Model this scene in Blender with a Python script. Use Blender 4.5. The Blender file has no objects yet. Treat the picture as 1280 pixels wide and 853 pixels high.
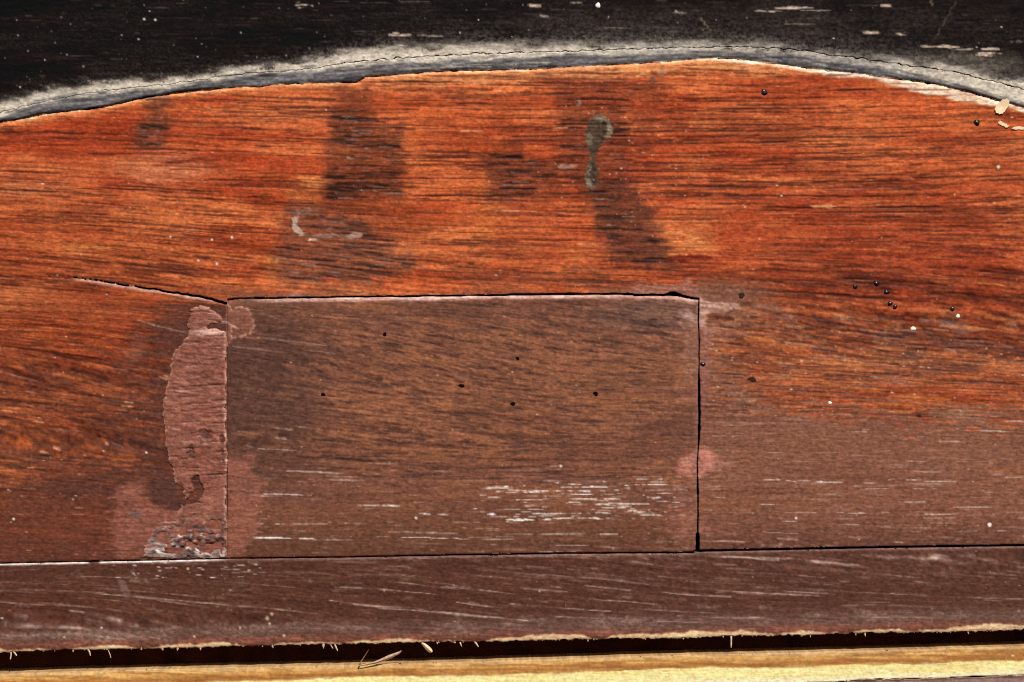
import bpy, math
import numpy as np

# ------------------------------------------------------------------ camera, light, exposure
S = 0.00025                       # metres per photograph pixel
CX, CY = 640.0, 426.5
sc = bpy.context.scene
DIST = 1.0
cam_d = bpy.data.cameras.new('camera'); cam = bpy.data.objects.new('camera', cam_d)
sc.collection.objects.link(cam); sc.camera = cam
cam.location = (0, -DIST, 0); cam.rotation_euler = (math.radians(90), 0, 0)
cam_d.sensor_width = 36.0; cam_d.lens = 36.0 * DIST / (1280 * S)
cam_d.clip_start = 0.01; cam_d.clip_end = 50

SUN_EL, SUN_AZ = math.radians(47), math.radians(14)      # azimuth measured from straight in front of the panel towards the right
w = bpy.data.worlds.new('World'); sc.world = w; w.use_nodes = True
wn = w.node_tree.nodes; wn.clear()
sky = wn.new('ShaderNodeTexSky'); sky.sky_type = 'NISHITA'; sky.sun_disc = False
sky.sun_elevation = SUN_EL; sky.sun_rotation = math.radians(180) - SUN_AZ
bg = wn.new('ShaderNodeBackground'); bg.inputs['Strength'].default_value = 0.06
wo = wn.new('ShaderNodeOutputWorld')
w.node_tree.links.new(sky.outputs[0], bg.inputs['Color']); w.node_tree.links.new(bg.outputs[0], wo.inputs['Surface'])
sun_d = bpy.data.lights.new('sun', 'SUN'); sun_d.energy = 4.2; sun_d.angle = math.radians(0.6); sun_d.color = (1.0, 0.955, 0.90)
sun = bpy.data.objects.new('sun', sun_d); sc.collection.objects.link(sun)
from mathutils import Vector
sd = Vector((math.sin(SUN_AZ) * math.cos(SUN_EL), -math.cos(SUN_AZ) * math.cos(SUN_EL), math.sin(SUN_EL)))
sun.rotation_euler = sd.to_track_quat('Z', 'Y').to_euler(); sun.location = sd * 2
vs = sc.view_settings
vs.view_transform = 'Standard'; vs.look = 'None'; vs.exposure = 0.45; vs.gamma = 1.0; vs.use_curve_mapping = False
sc.cycles.use_denoising = False
sc.cycles.filter_width = 1.1
KGAIN = 1.42                      # how bright a white diffuse panel comes out in this light

# ------------------------------------------------------------------ canvas helpers (photograph pixel coordinates)
X0, Y0, W, H = -120, -80, 1520, 1030
YY, XX = np.mgrid[Y0:Y0 + H, X0:X0 + W].astype(np.float32)
rng = np.random.default_rng(11)
TN = 512
TAB = rng.random((24, TN, TN)).astype(np.float32)

def noise(u, v, k):
    iu = np.floor(u); iv = np.floor(v)
    fu = u - iu; fv = v - iv
    iu = iu.astype(np.int32) % TN; iv = iv.astype(np.int32) % TN
    iu1 = (iu + 1) % TN; iv1 = (iv + 1) % TN
    fu = fu * fu * (3 - 2 * fu); fv = fv * fv * (3 - 2 * fv)
    t = TAB[k % 24]
    a = t[iv, iu]; b = t[iv, iu1]; c = t[iv1, iu]; d = t[iv1, iu1]
    return a + (b - a) * fu + (c - a) * fv + (a - b - c + d) * fu * fv

def fbm(u, v, k, o=3):
    r = 0; a = 1.0; s = 0
    for i in range(o):
        r = r + a * noise(u * 2 ** i + 17.3 * i, v * 2 ** i + 5.1 * i, k + i); s += a; a *= 0.55
    return r / s

def ss(a, b, x):
    t = np.clip((x - a) / (b - a), 0, 1)
    return t * t * (3 - 2 * t)

def curve(pts):
    p = np.array(sorted(pts), dtype=np.float64)
    def f(x):
        return np.interp(x, p[:, 0], p[:, 1]).astype(np.float32)
    return f

def poly_sd(pts):
    """signed distance (negative inside) on the canvas"""
    p = np.array(pts, np.float32); n = len(p)
    d = np.full(XX.shape, 1e9, np.float32); ins = np.zeros(XX.shape, bool)
    for i in range(n):
        a = p[i]; b = p[(i + 1) % n]; e = b - a
        wx = XX - a[0]; wy = YY - a[1]
        t = np.clip((wx * e[0] + wy * e[1]) / (e @ e + 1e-9), 0, 1)
        d = np.minimum(d, (wx - e[0] * t) ** 2 + (wy - e[1] * t) ** 2)
        c = (a[1] > YY) != (b[1] > YY)
        if a[1] != b[1]:
            ins ^= c & (XX < (b[0] - a[0]) * (YY - a[1]) / (b[1] - a[1]) + a[0])
    return np.where(ins, -1, 1) * np.sqrt(d)

# ------------------------------------------------------------------ outlines read off the photograph
T = curve([(-200, 232), (-60, 178), (0, 154), (31, 148.5), (52, 143.5), (75, 141), (109, 137), (133, 134), (156, 128), (181, 122.5), (200, 120),
           (250, 113.5), (300, 109.5), (325, 108.5), (353, 105), (400, 104), (446, 103), (455, 97.5), (478, 95), (500, 93.5), (556, 89),
           (658, 87), (726, 83), (794, 80), (850, 76), (895, 72.5), (930, 75), (985, 82), (1048, 90), (1080, 93), (1120, 99), (1165, 105),
           (1205, 114), (1240, 124), (1262, 130), (1280, 135), (1330, 153), (1420, 192)])
K = curve([(-200, 222), (0, 140), (60, 125), (130, 113), (200, 106), (300, 93), (320, 91), (362, 88), (400, 84.5), (440, 78), (492, 73.5), (590, 68), (709, 64.5),
           (760, 63), (850, 59.5), (900, 59), (935, 59), (980, 61.5), (1005, 64), (1040, 69), (1080, 74), (1120, 80), (1150, 84), (1185, 89),
           (1210, 95), (1240, 102), (1280, 112), (1420, 165)])
P = curve([(-200, 224), (0, 147), (47, 132), (94, 124), (140, 118), (200, 112), (300, 96), (400, 88), (500, 81), (600, 76), (700, 72), (850, 67), (950, 68),
           (1000, 71.5), (1080, 82), (1150, 96), (1200, 108), (1240, 119), (1280, 131), (1420, 188)])
F = curve([(-200, 190), (0, 126), (60, 113), (130, 104), (200, 98), (300, 84), (360, 77), (420, 64), (500, 57), (600, 58), (700, 54), (800, 53), (850, 53),
           (950, 56), (1000, 61), (1080, 71), (1150, 79), (1200, 85), (1280, 99), (1420, 150)])
C = curve([(0, 343), (37, 344.6), (99, 348), (146, 355), (197, 362.6), (235, 369), (258, 372.5), (284, 379.5)])
ST = curve([(270, 377), (283, 375.2), (300, 373.2), (340, 373), (430, 371.5), (560, 370), (640, 369), (700, 368.4), (790, 368.2), (793, 369.4), (832, 369.2), (852, 370.5),
            (866, 373.6), (880, 374)])
RX = curve([(360, 873.8), (400, 873), (430, 874), (470, 873.6), (490, 874), (520, 874.5), (550, 873.6), (565, 872.6), (580, 871.5), (600, 872), (640, 872.6),
            (665, 872.2), (700, 872)])        # x of the right seam as a function of y
RW = curve([(360, 0.7), (400, .95), (410, .65), (465, .7), (475, 1.5), (540, 1.7), (555, .85), (600, .75), (606, 1.5), (614, 1.5), (620, 1.0), (666, 1.0), (667.5, 2.6), (700, 2.6)])
B = curve([(-200, 710), (0, 704.5), (100, 702.5), (200, 700.5), (285, 698.5), (420, 697), (560, 694.3), (700, 692.2), (866, 691), (869, 689.2), (1000, 686.6), (1100, 684.6),
           (1280, 682), (1420, 679)])
BW = curve([(-200, .7), (285, 0.8), (450, 0.9), (700, 1.0), (864, 1.0), (872, 1.7), (1100, 1.6), (1280, 1.5), (1420, 1.5)])
E = curve([(-200, 822), (0, 815.5), (100, 812.5), (200, 811), (300, 808), (400, 806), (500, 804), (600, 802.5), (700, 800), (780, 798.5), (850, 798), (900, 795.5),
           (1000, 794.5), (1100, 791), (1200, 790), (1280, 788), (1420, 784)])
L = curve([(-200, 849), (0, 841.5), (100, 838.5), (200, 836), (300, 833.7), (420, 831), (620, 825.5), (840, 818.5), (1040, 814), (1280, 807), (1420, 803)])
YB = curve([(-200, 868), (0, 858.5), (200, 853), (380, 848), (420, 846.5), (620, 842), (840, 834.8), (1040, 831), (1280, 824), (1420, 819)])
GB = curve([(-200, 888), (0, 879), (700, 859), (1040, 851), (1090, 847.3), (1150, 846.5), (1280, 842), (1420, 838)])

# ------------------------------------------------------------------ grain direction field
SP = np.array([(0, 165, .015), (200, 180, .03), (350, 190, .03), (0, 240, .05), (200, 250, .075), (350, 265, .07), (0, 300, .085), (200, 320, .12), (380, 330, .09),
 (0, 430, .1), (150, 440, .12), (100, 520, .1), (0, 560, .08), (100, 620, .05), (0, 680, 0), (200, 680, 0),
 (500, 130, .01), (600, 180, .01), (700, 220, .005), (500, 230, .015), (600, 280, .02), (450, 330, .11), (600, 340, .07), (750, 330, .02), (800, 150, -.01),
 (900, 130, .01), (1050, 110, -.02), (1200, 150, -.03), (1000, 200, -.02), (1200, 240, -.03), (900, 280, 0), (1100, 300, 0), (1250, 320, .02), (950, 350, .05),
 (1100, 380, .06), (1250, 400, .05), (950, 430, .09), (1100, 460, .11), (1250, 480, .08), (1000, 520, .03), (1150, 560, .03), (1000, 640, .01), (1200, 640, -.005),
 (330, 420, .12), (480, 430, .2), (650, 440, .18), (800, 450, .12), (400, 510, .1), (600, 520, .1), (800, 520, .04), (400, 580, .03), (600, 590, 0), (800, 580, -.02),
 (400, 660, 0), (700, 650, -.015), (0, 740, .08), (200, 750, .1), (400, 750, .1), (600, 750, .11), (800, 750, .1), (1000, 750, .05), (1200, 740, .06),
 (0, 800, .0), (400, 800, -.01), (800, 800, -.01), (1200, 800, -.01), (0, 20, 0), (600, 20, 0), (1200, 20, .02)], np.float32)
gx = XX[::8, ::8]; gy = YY[::8, ::8]
num = 0; den = 0
for px, py, sl in SP:
    wt = 1 / (((gx - px) * .55) ** 2 + (gy - py) ** 2 + 60) ** 1.6
    num = num + wt * sl; den = den + wt
slope_c = num / den
def upsample(c):
    hy = np.clip((YY - Y0) / 8, 0, c.shape[0] - 1.001); hx = np.clip((XX - X0) / 8, 0, c.shape[1] - 1.001)
    iy = hy.astype(int); ix = hx.astype(int); fy = hy - iy; fx = hx - ix
    return c[iy, ix] * (1 - fy) * (1 - fx) + c[iy, ix + 1] * (1 - fy) * fx + c[iy + 1, ix] * fy * (1 - fx) + c[iy + 1, ix + 1] * fy * fx
slope = upsample(slope_c)
Dm = np.cumsum(slope, axis=1); Dm = Dm - Dm[:, 640 - X0:641 - X0]
G = (YY - Dm).astype(np.float32)
Gw = (G + 3.0 * (noise(XX / 120, G / 25, 3) - .5) + 1.0 * (noise(XX / 30, G / 8, 4) - .5)).astype(np.float32)

# shared textures
t_long = noise(XX / 110, Gw / 3.0, 0)
t_mid = noise(XX / 42, Gw / 2.2, 1)
t_short = noise(XX / 16, Gw / 1.7, 2)
t_band = fbm(XX / 260, Gw / 16, 5, 3)
t_blot = fbm(XX / 75, YY / 30, 8, 3)
t_fine = fbm(XX / 3.2, YY / 2.4, 11, 2)
t_px = rng.random(XX.shape).astype(np.float32)
t_fib = (.6 * noise(XX / 4.5, Gw / 1.05, 12) + .4 * noise(XX / 1.6, YY / 1.3, 13)).astype(np.float32)
t_low = fbm(XX / 190, YY / 110, 14, 3)
t_edge = fbm(XX / 9, YY / 9, 17, 3) - .5
t_edgeh = fbm(XX / 26, Gw / 4, 19, 3) - .5

COL = np.zeros((H, W, 3), np.float32)     # the paint in display units 0..255, turned into base colours at the end
HGT = np.zeros((H, W), np.float32)        # relief in pixels
GLO = np.full((H, W), 0.5, np.float32)    # roughness

def put(mask, rgb, a=1.0):
    global COL
    m = (np.clip(mask, 0, 1) * a)[..., None]
    COL = COL + (np.array(rgb, np.float32) - COL) * m

def add(mask, rgb):
    global COL
    COL = COL + np.clip(mask, 0, 1)[..., None] * np.array(rgb, np.float32)

def box(x0, x1, y0, y1):
    a = max(0, int(x0 - X0)); b = min(W, int(x1 - X0) + 1); c = max(0, int(y0 - Y0)); d = min(H, int(y1 - Y0) + 1)
    return (slice(c, d), slice(a, b)) if b > a + 1 and d > c + 1 else None

def stroke(xc, yc, ln, wd, rgb, a, relief=0.0, flow=True, ang=0.0, brk=0.5, mask=None, hard=False):
    """one pore, scratch or chip that follows the grain (or a given slope)"""
    pad = abs(ln) * .5 * (.25 if flow else abs(ang)) + wd * 3 + 2
    s = box(xc - ln / 2 - 2, xc + ln / 2 + 2, yc - pad, yc + pad)
    if s is None: return
    u = XX[s]
    if flow:
        iy = int(np.clip(yc - Y0, 0, H - 1)); ix = int(np.clip(xc - X0, 0, W - 1))
        v = Gw[s] - Gw[iy, ix]
    else:
        v = YY[s] - yc - ang * (u - xc)
    r = np.abs(u - xc) / (ln * .5)
    taper = np.clip(1 - r ** 2.2, 0, 1) ** .6
    m = np.exp(-(v / (wd * (0.45 + .55 * taper) * .62 + .12)) ** 2) * ss(0, .25, taper)
    m = m * (1 - brk + brk * ss(.25, .6, t_short[s]))
    if hard: m = ss(.32, .72, m * (.5 + 1.0 * t_fib[s])) * (.55 + .45 * taper)
    if mask is not None: m = m * mask[s]
    COL[s] += (np.array(rgb, np.float32) - COL[s]) * np.clip(m * a, 0, 1)[..., None]
    if relief: HGT[s] -= relief * m

def speck(x, y, r, rgb, a=1.0, h=0.0, asp=1.0):
    s = box(x - r * asp - 2, x + r * asp + 2, y - r - 2, y + r + 2)
    if s is None: return
    d = np.sqrt(((XX[s] - x) / asp) ** 2 + (YY[s] - y) ** 2)
    m = ss(r + .6, r - .5, d)
    COL[s] += (np.array(rgb, np.float32) - COL[s]) * (m * a)[..., None]
    HGT[s] += h * m

def scatter(n, x0, x1, y0, y1, fn):
    for x, y, q, r2, r3 in rng.random((n, 5)):
        fn(x0 + x * (x1 - x0), y0 + y * (y1 - y0), q, r2, r3)

# ------------------------------------------------------------------ region masks
Tx, Bx, Ex, Lx, Yx, Gx = T(XX), B(XX), E(XX), L(XX), YB(XX), GB(XX)
STx = ST(XX); RXy = RX(YY); Kx = K(XX); Px = P(XX); Fx = F(XX)
in_black = YY < Tx - .4
in_wood = (YY >= Tx - .4) & (YY < Bx)
in_inset = in_wood & (XX > 284) & (XX < RXy) & (YY > STx)
in_board = in_wood & ~in_inset
in_rail = (YY >= Bx) & (YY < Ex + 9)
in_ledge = YY >= Ex + 9

# ------------------------------------------------------------------ 1  the orange board
put(in_wood, (209, 98, 54))
put(in_wood * ss(.42, .72, t_band), (166, 62, 36), .75)
put(in_wood * ss(.50, .30, t_band), (230, 134, 80), .6)
put(in_wood * ss(.45, .75, t_blot), (218, 122, 72), .4)
put(in_wood * ss(.5, .2, t_blot), (160, 62, 36), .5)
# regional tone of the varnish
def blob(x, y, rx, ry): return np.exp(-(((XX - x) / rx) ** 2 + ((YY - y) / ry) ** 2))
put(in_wood * blob(560, 170, 170, 70), (220, 108, 56), .45)
put(in_wood * blob(130, 170, 200, 45), (172, 62, 36), .55)
put(in_wood * blob(70, 330, 190, 80), (164, 80, 48), .55)
put(in_wood * blob(1120, 150, 230, 70), (212, 106, 58), .5)
put(in_wood * blob(1120, 310, 270, 85), (166, 72, 46), .6)
put(in_wood * blob(1150, 350, 240, 45) * ss(900, 1000, XX), (146, 58, 38), .55)
put(in_wood * blob(180, 290, 220, 40), (178, 84, 44), .4)
put(in_wood * blob(620, 290, 190, 60), (198, 98, 56), .4)
put(in_wood * blob(1160, 440, 290, 55), (152, 88, 60), .75)
put(in_wood * blob(60, 480, 200, 90), (134, 70, 48), .72)
put(in_wood * blob(90, 385, 150, 30), (158, 88, 56), .5)
# pale sanded places
put(in_wood * ss(.25, .8, blob(205, 212, 85, 26) * (.6 + .8 * t_edgeh + .3)), (208, 124, 86), .85)
put(in_wood * ss(.25, .8, blob(25, 236, 60, 12) * (.9 + t_edgeh)), (214, 140, 92), .6)
put(in_wood * ss(.2, .8, blob(385, 240, 36, 26) * (.9 + t_edgeh)), (228, 152, 84), .7 )
put(in_wood * ss(.2, .8, blob(960, 165, 70, 16) * (.9 + t_edgeh)), (216, 130, 80), .6)
put(in_wood * ss(.2, .9, blob(610, 270, 22, 50) * (.9 + t_edgeh)), (222, 130, 62), .5)
put(in_wood * ss(.15, .9, blob(848, 296, 62, 42) * (.8 + 1.4 * t_edgeh)) * (.4 + .6 * ss(.3, .6, t_mid)), (234, 152, 88), .8)
put(in_wood * ss(.2, .8, blob(340, 330, 14, 26) * (.9 + t_edgeh)), (214, 132, 62), .6)
put(in_wood * ss(.2, .8, blob(110, 310, 40, 7) * (1 + t_edgeh)), (224, 140, 66), .6)
t_pat = fbm(XX / 120 + .2 * t_band, YY / 45, 20, 4)
put(in_wood * ss(.55, .68, t_pat + .10 * (t_mid - .5)), (232, 138, 80), .38)
put(in_wood * ss(.46, .34, t_pat + .10 * (t_mid - .5)), (150, 56, 34), .42)
# light strip along the arched top edge, its catch of light painted in
ed = YY - Tx
put(in_board * ss(24, 6, ed + 16 * t_edgeh) * ss(430, 520, XX) * ss(1030, 930, XX), (238, 172, 112), .85)
put(in_board * ss(13, 3, ed + 10 * t_edgeh), (230, 142, 84), .75)
put(in_board * ss(5, 1, ed + 5 * t_edge) * ss(.35, .6, fbm(XX / 30, YY / 30, 2, 2)), (240, 186, 128), .7)
# sharp white bare wood on the right of the arch, its lit glimmer painted in
wch = curve([(860, 0), (880, 2), (930, 3.5), (1000, 5), (1060, 6.5), (1090, 4.5), (1120, 9), (1160, 14), (1185, 13), (1210, 14), (1240, 10), (1256, 4), (1280, 5), (1420, 5)])
put(in_board * ss(1.5, -2.0, ed - wch(XX) + 8 * t_edgeh), (250, 226, 200), .92)

# pores: hundreds of dark vessels that follow the grain
def dens_orange(x, y):
    return T(np.float32(x)) + 3 < y
bm = in_board.astype(np.float32)
put(bm * ss(.56, .82, t_long), (112, 44, 28), .32)
put(bm * ss(.60, .86, t_mid), (126, 52, 32), .28)
put(bm * ss(.64, .9, t_short), (150, 66, 38), .25)
put(bm * ss(.40, .12, t_mid), (234, 144, 82), .22)
def pore(x, y, q, r2, r3):
    if T(np.float32(x)) + 4 > y: return
    ln = 16 + 120 * q * q * q
    dark = (80, 38, 28) if r3 < .7 else (100, 48, 32)
    stroke(x, y, ln, 0.9 + 1.5 * r2 * r2 + .5 * q, dark, .5 + .45 * r3, .35 + .5 * r2, brk=.55, mask=bm)
scatter(330, -80, 1400, 80, 360, pore)
scatter(300, -80, 300, 260, 600, pore)
scatter(260, 870, 1400, 330, 530, pore)
def hair(x, y, q, r2, r3):
    if T(np.float32(x)) + 3 > y: return
    stroke(x, y, 10 + 70 * q, .55 + .6 * r2, (96, 40, 26), .3 + .55 * r3, .2, brk=.6, mask=bm)
scatter(1500, -80, 1400, 80, 370, hair)
scatter(700, -80, 300, 340, 640, hair)
scatter(700, 870, 1400, 340, 560, hair)
def lite(x, y, q, r2, r3):
    if T(np.float32(x)) + 3 > y: return
    stroke(x, y, 8 + 60 * q, .7 + .9 * r2, (240, 152, 84), .15 + .35 * r3, -.1, brk=.5, mask=bm)
scatter(420, -80, 1400, 80, 370, lite)
scatter(260, 870, 1400, 370, 520, lite)
scatter(160, -80, 200, 370, 600, lite)
scatter(420, 880, 1400, 405, 525, lambda x, y, q, r2, r3: stroke(x, y, 8 + 44 * q, 1 + 1.6 * r2, [(84, 50, 44), (98, 52, 40), (206, 132, 84), (190, 100, 58)][int(r3 * 4)], .35 + .4 * q, .2, brk=.6, mask=bm))
scatter(420, -80, 230, 390, 620, lambda x, y, q, r2, r3: stroke(x, y, 8 + 50 * q, 1 + 1.5 * r2, [(80, 42, 34), (94, 46, 34), (186, 100, 58), (96, 58, 48)][int(r3 * 4)], .35 + .4 * q, .2, brk=.6, mask=bm))
# long vessels in bundles of a few parallel lines
rv = np.random.default_rng(29)
for k in range(210):
    x = rv.uniform(-80, 1400); y = rv.uniform(85, 365) if k < 150 else rv.uniform(340, 560)
    if k >= 150 and 210 < x < 900: continue
    for j in range(rv.integers(1, 5)):
        yy = y + j * rv.uniform(3.5, 8); xx = x + rv.uniform(-40, 40)
        if yy < T(np.float32(xx)) + 5 or yy < T(np.float32(xx + 60)) + 4 or yy < T(np.float32(xx - 60)) + 4: continue
        for q in range(2):
            ln = rv.uniform(40, 170)
            stroke(xx + q * rv.uniform(-90, 90), yy, ln, rv.uniform(.9, 1.9), (82, 42, 33) if rv.random() < .6 else (112, 54, 38), rv.uniform(.4, .85), .5, brk=.6, mask=bm)
# the strongest long lines
for x, y, ln, wd in [(70, 166, 150, 2.2), (150, 176, 200, 2.2), (60, 240, 180, 2.4), (240, 242, 230, 2.8), (330, 252, 150, 2.6), (200, 236, 160, 1.8), (120, 282, 220, 2), (300, 290, 190, 2),
                     (320, 176, 120, 2), (345, 163, 90, 2), (240, 188, 190, 1.8), (560, 206, 210, 2), (510, 196, 150, 2.2), (640, 246, 260, 2.2), (480, 222, 120, 2.4), (600, 130, 160, 1.8),
                     (720, 105, 150, 1.8), (520, 102, 90, 2), (900, 88, 80, 2), (1010, 95, 110, 2.2), (940, 123, 190, 2), (1090, 112, 90, 2.6), (1010, 136, 220, 2), (930, 140, 220, 1.8), (960, 156, 110, 2),
                     (1040, 176, 180, 1.8), (1160, 148, 120, 2), (1110, 160, 150, 1.8), (980, 184, 160, 2.2), (1060, 192, 150, 1.5), (900, 212, 150, 2), (1020, 228, 270, 2.4), (1180, 222, 220, 2.2), (960, 245, 230, 2.4),
                     (1130, 245, 240, 2.6), (1080, 260, 260, 1.8), (1210, 268, 150, 1.8), (920, 262, 160, 2), (700, 285, 160, 1.8), (560, 300, 190, 2.2), (480, 322, 230, 3), (420, 338, 200, 2.6), (520, 345, 210, 2.6),
                     (640, 338, 160, 2), (380, 318, 120, 4), (400, 345, 110, 3), (150, 330, 200, 2), (60, 360, 160, 2), (90, 410, 170, 3), (60, 440, 150, 3), (120, 470, 150, 2.6), (50, 505, 130, 3), (100, 540, 120, 2.4),
                     (1120, 352, 130, 2), (1180, 366, 160, 2), (1080, 372, 170, 1.8), (1170, 424, 200, 4), (1100, 432, 180, 3), (1240, 440, 120, 4), (1010, 430, 120, 3), (1130, 470, 170, 3), (1210, 478, 150, 3), (1060, 492, 120, 2.5)]:
    stroke(x, y, ln, wd * .9, (62, 28, 20), .75, .6, brk=.7, mask=bm)

# dark stains in the orange wood
def stain(pts, rgb, a, soft=10, rough=16, rh=26):
    d = poly_sd(pts) - 5 + rough * t_edge + rh * t_edgeh
    m = ss(soft, -soft, d) * in_board * (.62 + .38 * ss(.28, .62, .5 * t_mid + .5 * t_short))
    put(m, rgb, a); return m
m1 = stain([(430, 118), (456, 112), (462, 164), (498, 166), (502, 205), (498, 244), (470, 252), (430, 262), (406, 258), (414, 200), (418, 165)], (84, 46, 36), .72)
m2 = stain([(614, 190), (648, 186), (654, 204), (694, 208), (704, 234), (650, 250), (614, 250)], (86, 46, 36), .72)
stain([(426, 108), (470, 104), (468, 150), (500, 240), (520, 300), (430, 300), (400, 270), (412, 200)], (150, 74, 44), .4, soft=12)
stain([(620, 190), (700, 200), (700, 330), (616, 330)], (170, 78, 46), .35, soft=10)
m3 = stain([(690, 98), (800, 112), (778, 150), (782, 230), (800, 262), (826, 300), (838, 330), (780, 330), (762, 280), (740, 250), (700, 210), (706, 160)], (108, 52, 38), .66)
m3b = stain([(738, 236), (792, 232), (816, 280), (840, 330), (770, 322), (748, 280)], (86, 54, 44), .6, soft=11)
m4 = stain([(364, 262), (450, 276), (470, 300), (520, 330), (460, 350), (420, 352), (350, 352), (346, 320), (356, 296)], (118, 74, 58), .68)
m5 = stain([(190, 125), (206, 122), (204, 160), (192, 185), (174, 182), (172, 160), (186, 150)], (110, 66, 50), .7, rough=10)
m6 = stain([(800, 118), (818, 96), (828, 112), (812, 160), (806, 190), (800, 176), (802, 150)], (108, 52, 36), .55)
m7 = stain([(570, 338), (640, 346), (760, 340), (740, 356), (600, 360)], (112, 70, 54), .4)
def greyline(mk, n, x0, x1, y0, y1, rgb=(40, 28, 26)):
    scatter(n, x0, x1, y0, y1, lambda x, y, q, r2, r3: stroke(x, y, 14 + 50 * q, 1.4 + 2.2 * r2, rgb, .5 + .5 * r3, .5, brk=.6, mask=mk))
greyline(m1, 75, 410, 505, 130, 250); greyline(m2, 34, 615, 705, 188, 250); greyline(m3, 90, 700, 840, 110, 335); greyline(m4, 80, 345, 520, 262, 352, (50, 34, 32)); greyline(m5, 12, 170, 210, 122, 185)
for mk, n, bx in [(m1, 70, (410, 505, 135, 250)), (m3, 40, (720, 800, 110, 320)), (m4, 90, (345, 520, 262, 355)), (m2, 22, (618, 700, 190, 245)), (m5, 22, (172, 208, 125, 185))]:
    scatter(n, *bx, lambda x, y, q, r2, r3: stroke(x, y, 5 + 20 * q, .8 + .9 * r2, (150, 122, 108), .25 + .5 * r3, -.4, brk=.8, mask=mk))

# chips of pale filler at the left stain
def chip(pts, rgb, a=.9, h=.8, soft=1.2, rough=5, base=in_wood):
    d = poly_sd(pts) + rough * t_edge
    m = ss(soft, -soft, d) * base
    put(m, rgb, a)
    global HGT
    HGT = HGT + m * h
    return m
chip([(364, 273), (374, 271), (371, 282), (380, 292), (392, 294), (374, 296), (366, 286)], (188, 166, 150), .85, 1.2)
chip([(412, 291), (430, 296), (442, 291), (453, 294), (440, 299), (424, 298)], (176, 142, 126), .8, 1.2)
chip([(386, 294), (414, 292), (420, 296), (392, 297)], (160, 128, 112), .7, .8)
chip([(386, 298), (396, 299), (395, 301), (386, 301)], (238, 214, 190), .9, .8, rough=2)
chip([(370, 263), (386, 261), (390, 266), (372, 268)], (156, 124, 108), .6, .6)
chip([(360, 366), (380, 366), (394, 371), (362, 372)], (178, 140, 126), .7, .6)
# grey-green mark like a hook
mk = np.minimum(poly_sd([(735, 150), (745, 142), (757, 144), (766, 155), (766, 170), (756, 172), (755, 178), (748, 182), (746, 200), (749, 215), (746, 232), (738, 240), (731, 232), (733, 215), (736, 195), (733, 172)]), 99)
mm = ss(1.5, -1.5, mk + 7 * t_edge + 8 * t_edgeh) * in_board
put(mm, (78, 66, 54), .88); HGT += -.5 * mm
put(mm * ss(.48, .66, fbm(XX / 8, YY / 6, 3, 3)), (142, 128, 104), .6); put(mm * ss(.46, .34, fbm(XX / 7, YY / 5, 6, 3)), (44, 36, 30), .6)
put(ss(1.8, -.5, np.abs(np.hypot((XX - 750), (YY - 161) * .9) - 13) - 2 + 5 * t_edge) * (((YY < 172) & (XX > 744)) | (YY < 150)) * in_board, (168, 150, 122), .6)
put(ss(1.5, -.5, poly_sd([(732, 222), (738, 224), (740, 236), (734, 234)]) + 3 * t_edge) * in_board, (156, 138, 112), .6)
chip([(696, 208), (724, 205), (722, 210), (700, 212)], (170, 142, 120), .65, .5)
speck(723, 129, 4, (150, 120, 96), .7, .6); speck(721, 128, 2, (88, 60, 48), .8); speck(816, 100, 4.5, (120, 88, 70), .7, 1.0); speck(827, 91, 3, (176, 140, 110), .6, .4, 2)
for x, y, ln in [(590, 164, 30), (645, 264, 55), (735, 306, 30), (700, 160, 20), (1030, 258, 32), (545, 368, 20), (445, 364, 14), (455, 367, 10), (1065, 270, 16)]:
    stroke(x, y, ln, 1.2, (240, 178, 128), .8, -.3, brk=.8)
chip([(1012, 257), (1040, 255), (1041, 260), (1018, 261)], (226, 156, 100), .7, .2)
# red-dark scab near the bright corner
chip([(834, 322), (852, 318), (890, 320), (896, 325), (862, 327), (836, 328)], (112, 38, 26), .75, -.4, rough=9)

# ------------------------------------------------------------------ 2  brown paint over the board
BR = (116, 74, 58)
n_b = fbm(XX / 70, YY / 12, 21, 3) - .5
pr = ss(-20, 20, 56 * (t_mid - .5) + 30 * (t_short - .5) + YY - curve([(860, 505), (980, 520), (1040, 517), (1150, 517), (1290, 521), (1420, 522)])(XX) + 26 * n_b) * (XX > 870)
pr = np.maximum(pr, (XX > 870) * ss(34, -34, XX - curve([(330, 905), (360, 960), (400, 930), (440, 905), (480, 930), (520, 990), (560, 1200)])(YY) + 90 * n_b + 40 * t_edgeh) * ss(335, 372, YY))
mid = (XX > 870) * ss(80, -80, XX - curve([(330, 930), (380, 1000), (440, 960), (480, 980), (520, 1060)])(YY) + 200 * n_b + 120 * (t_mid - .5)) * ss(330, 380, YY) * .5
mid = np.maximum(mid, (XX > 870) * ss(370, 500, YY + 70 * n_b) * (.2 + .8 * ss(.35, .65, t_mid * .6 + t_short * .4)) * .5)
put(in_board * mid, (134, 84, 60), .8)
put(in_board * pr, (131, 87, 69), .93)
tp = ss(352, 366, YY + 18 * n_b + 4 * t_edge - ss(520, 300, XX) * 0 + ss(800, 700, XX) * -8) * ss(235, 300, XX + 60 * n_b) * ss(985, 870, XX + 160 * n_b) * np.maximum((YY < STx + 2), (XX > 870) * ss(398, 372, YY))
put(in_board * tp, (130, 86, 66), .7)
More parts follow.
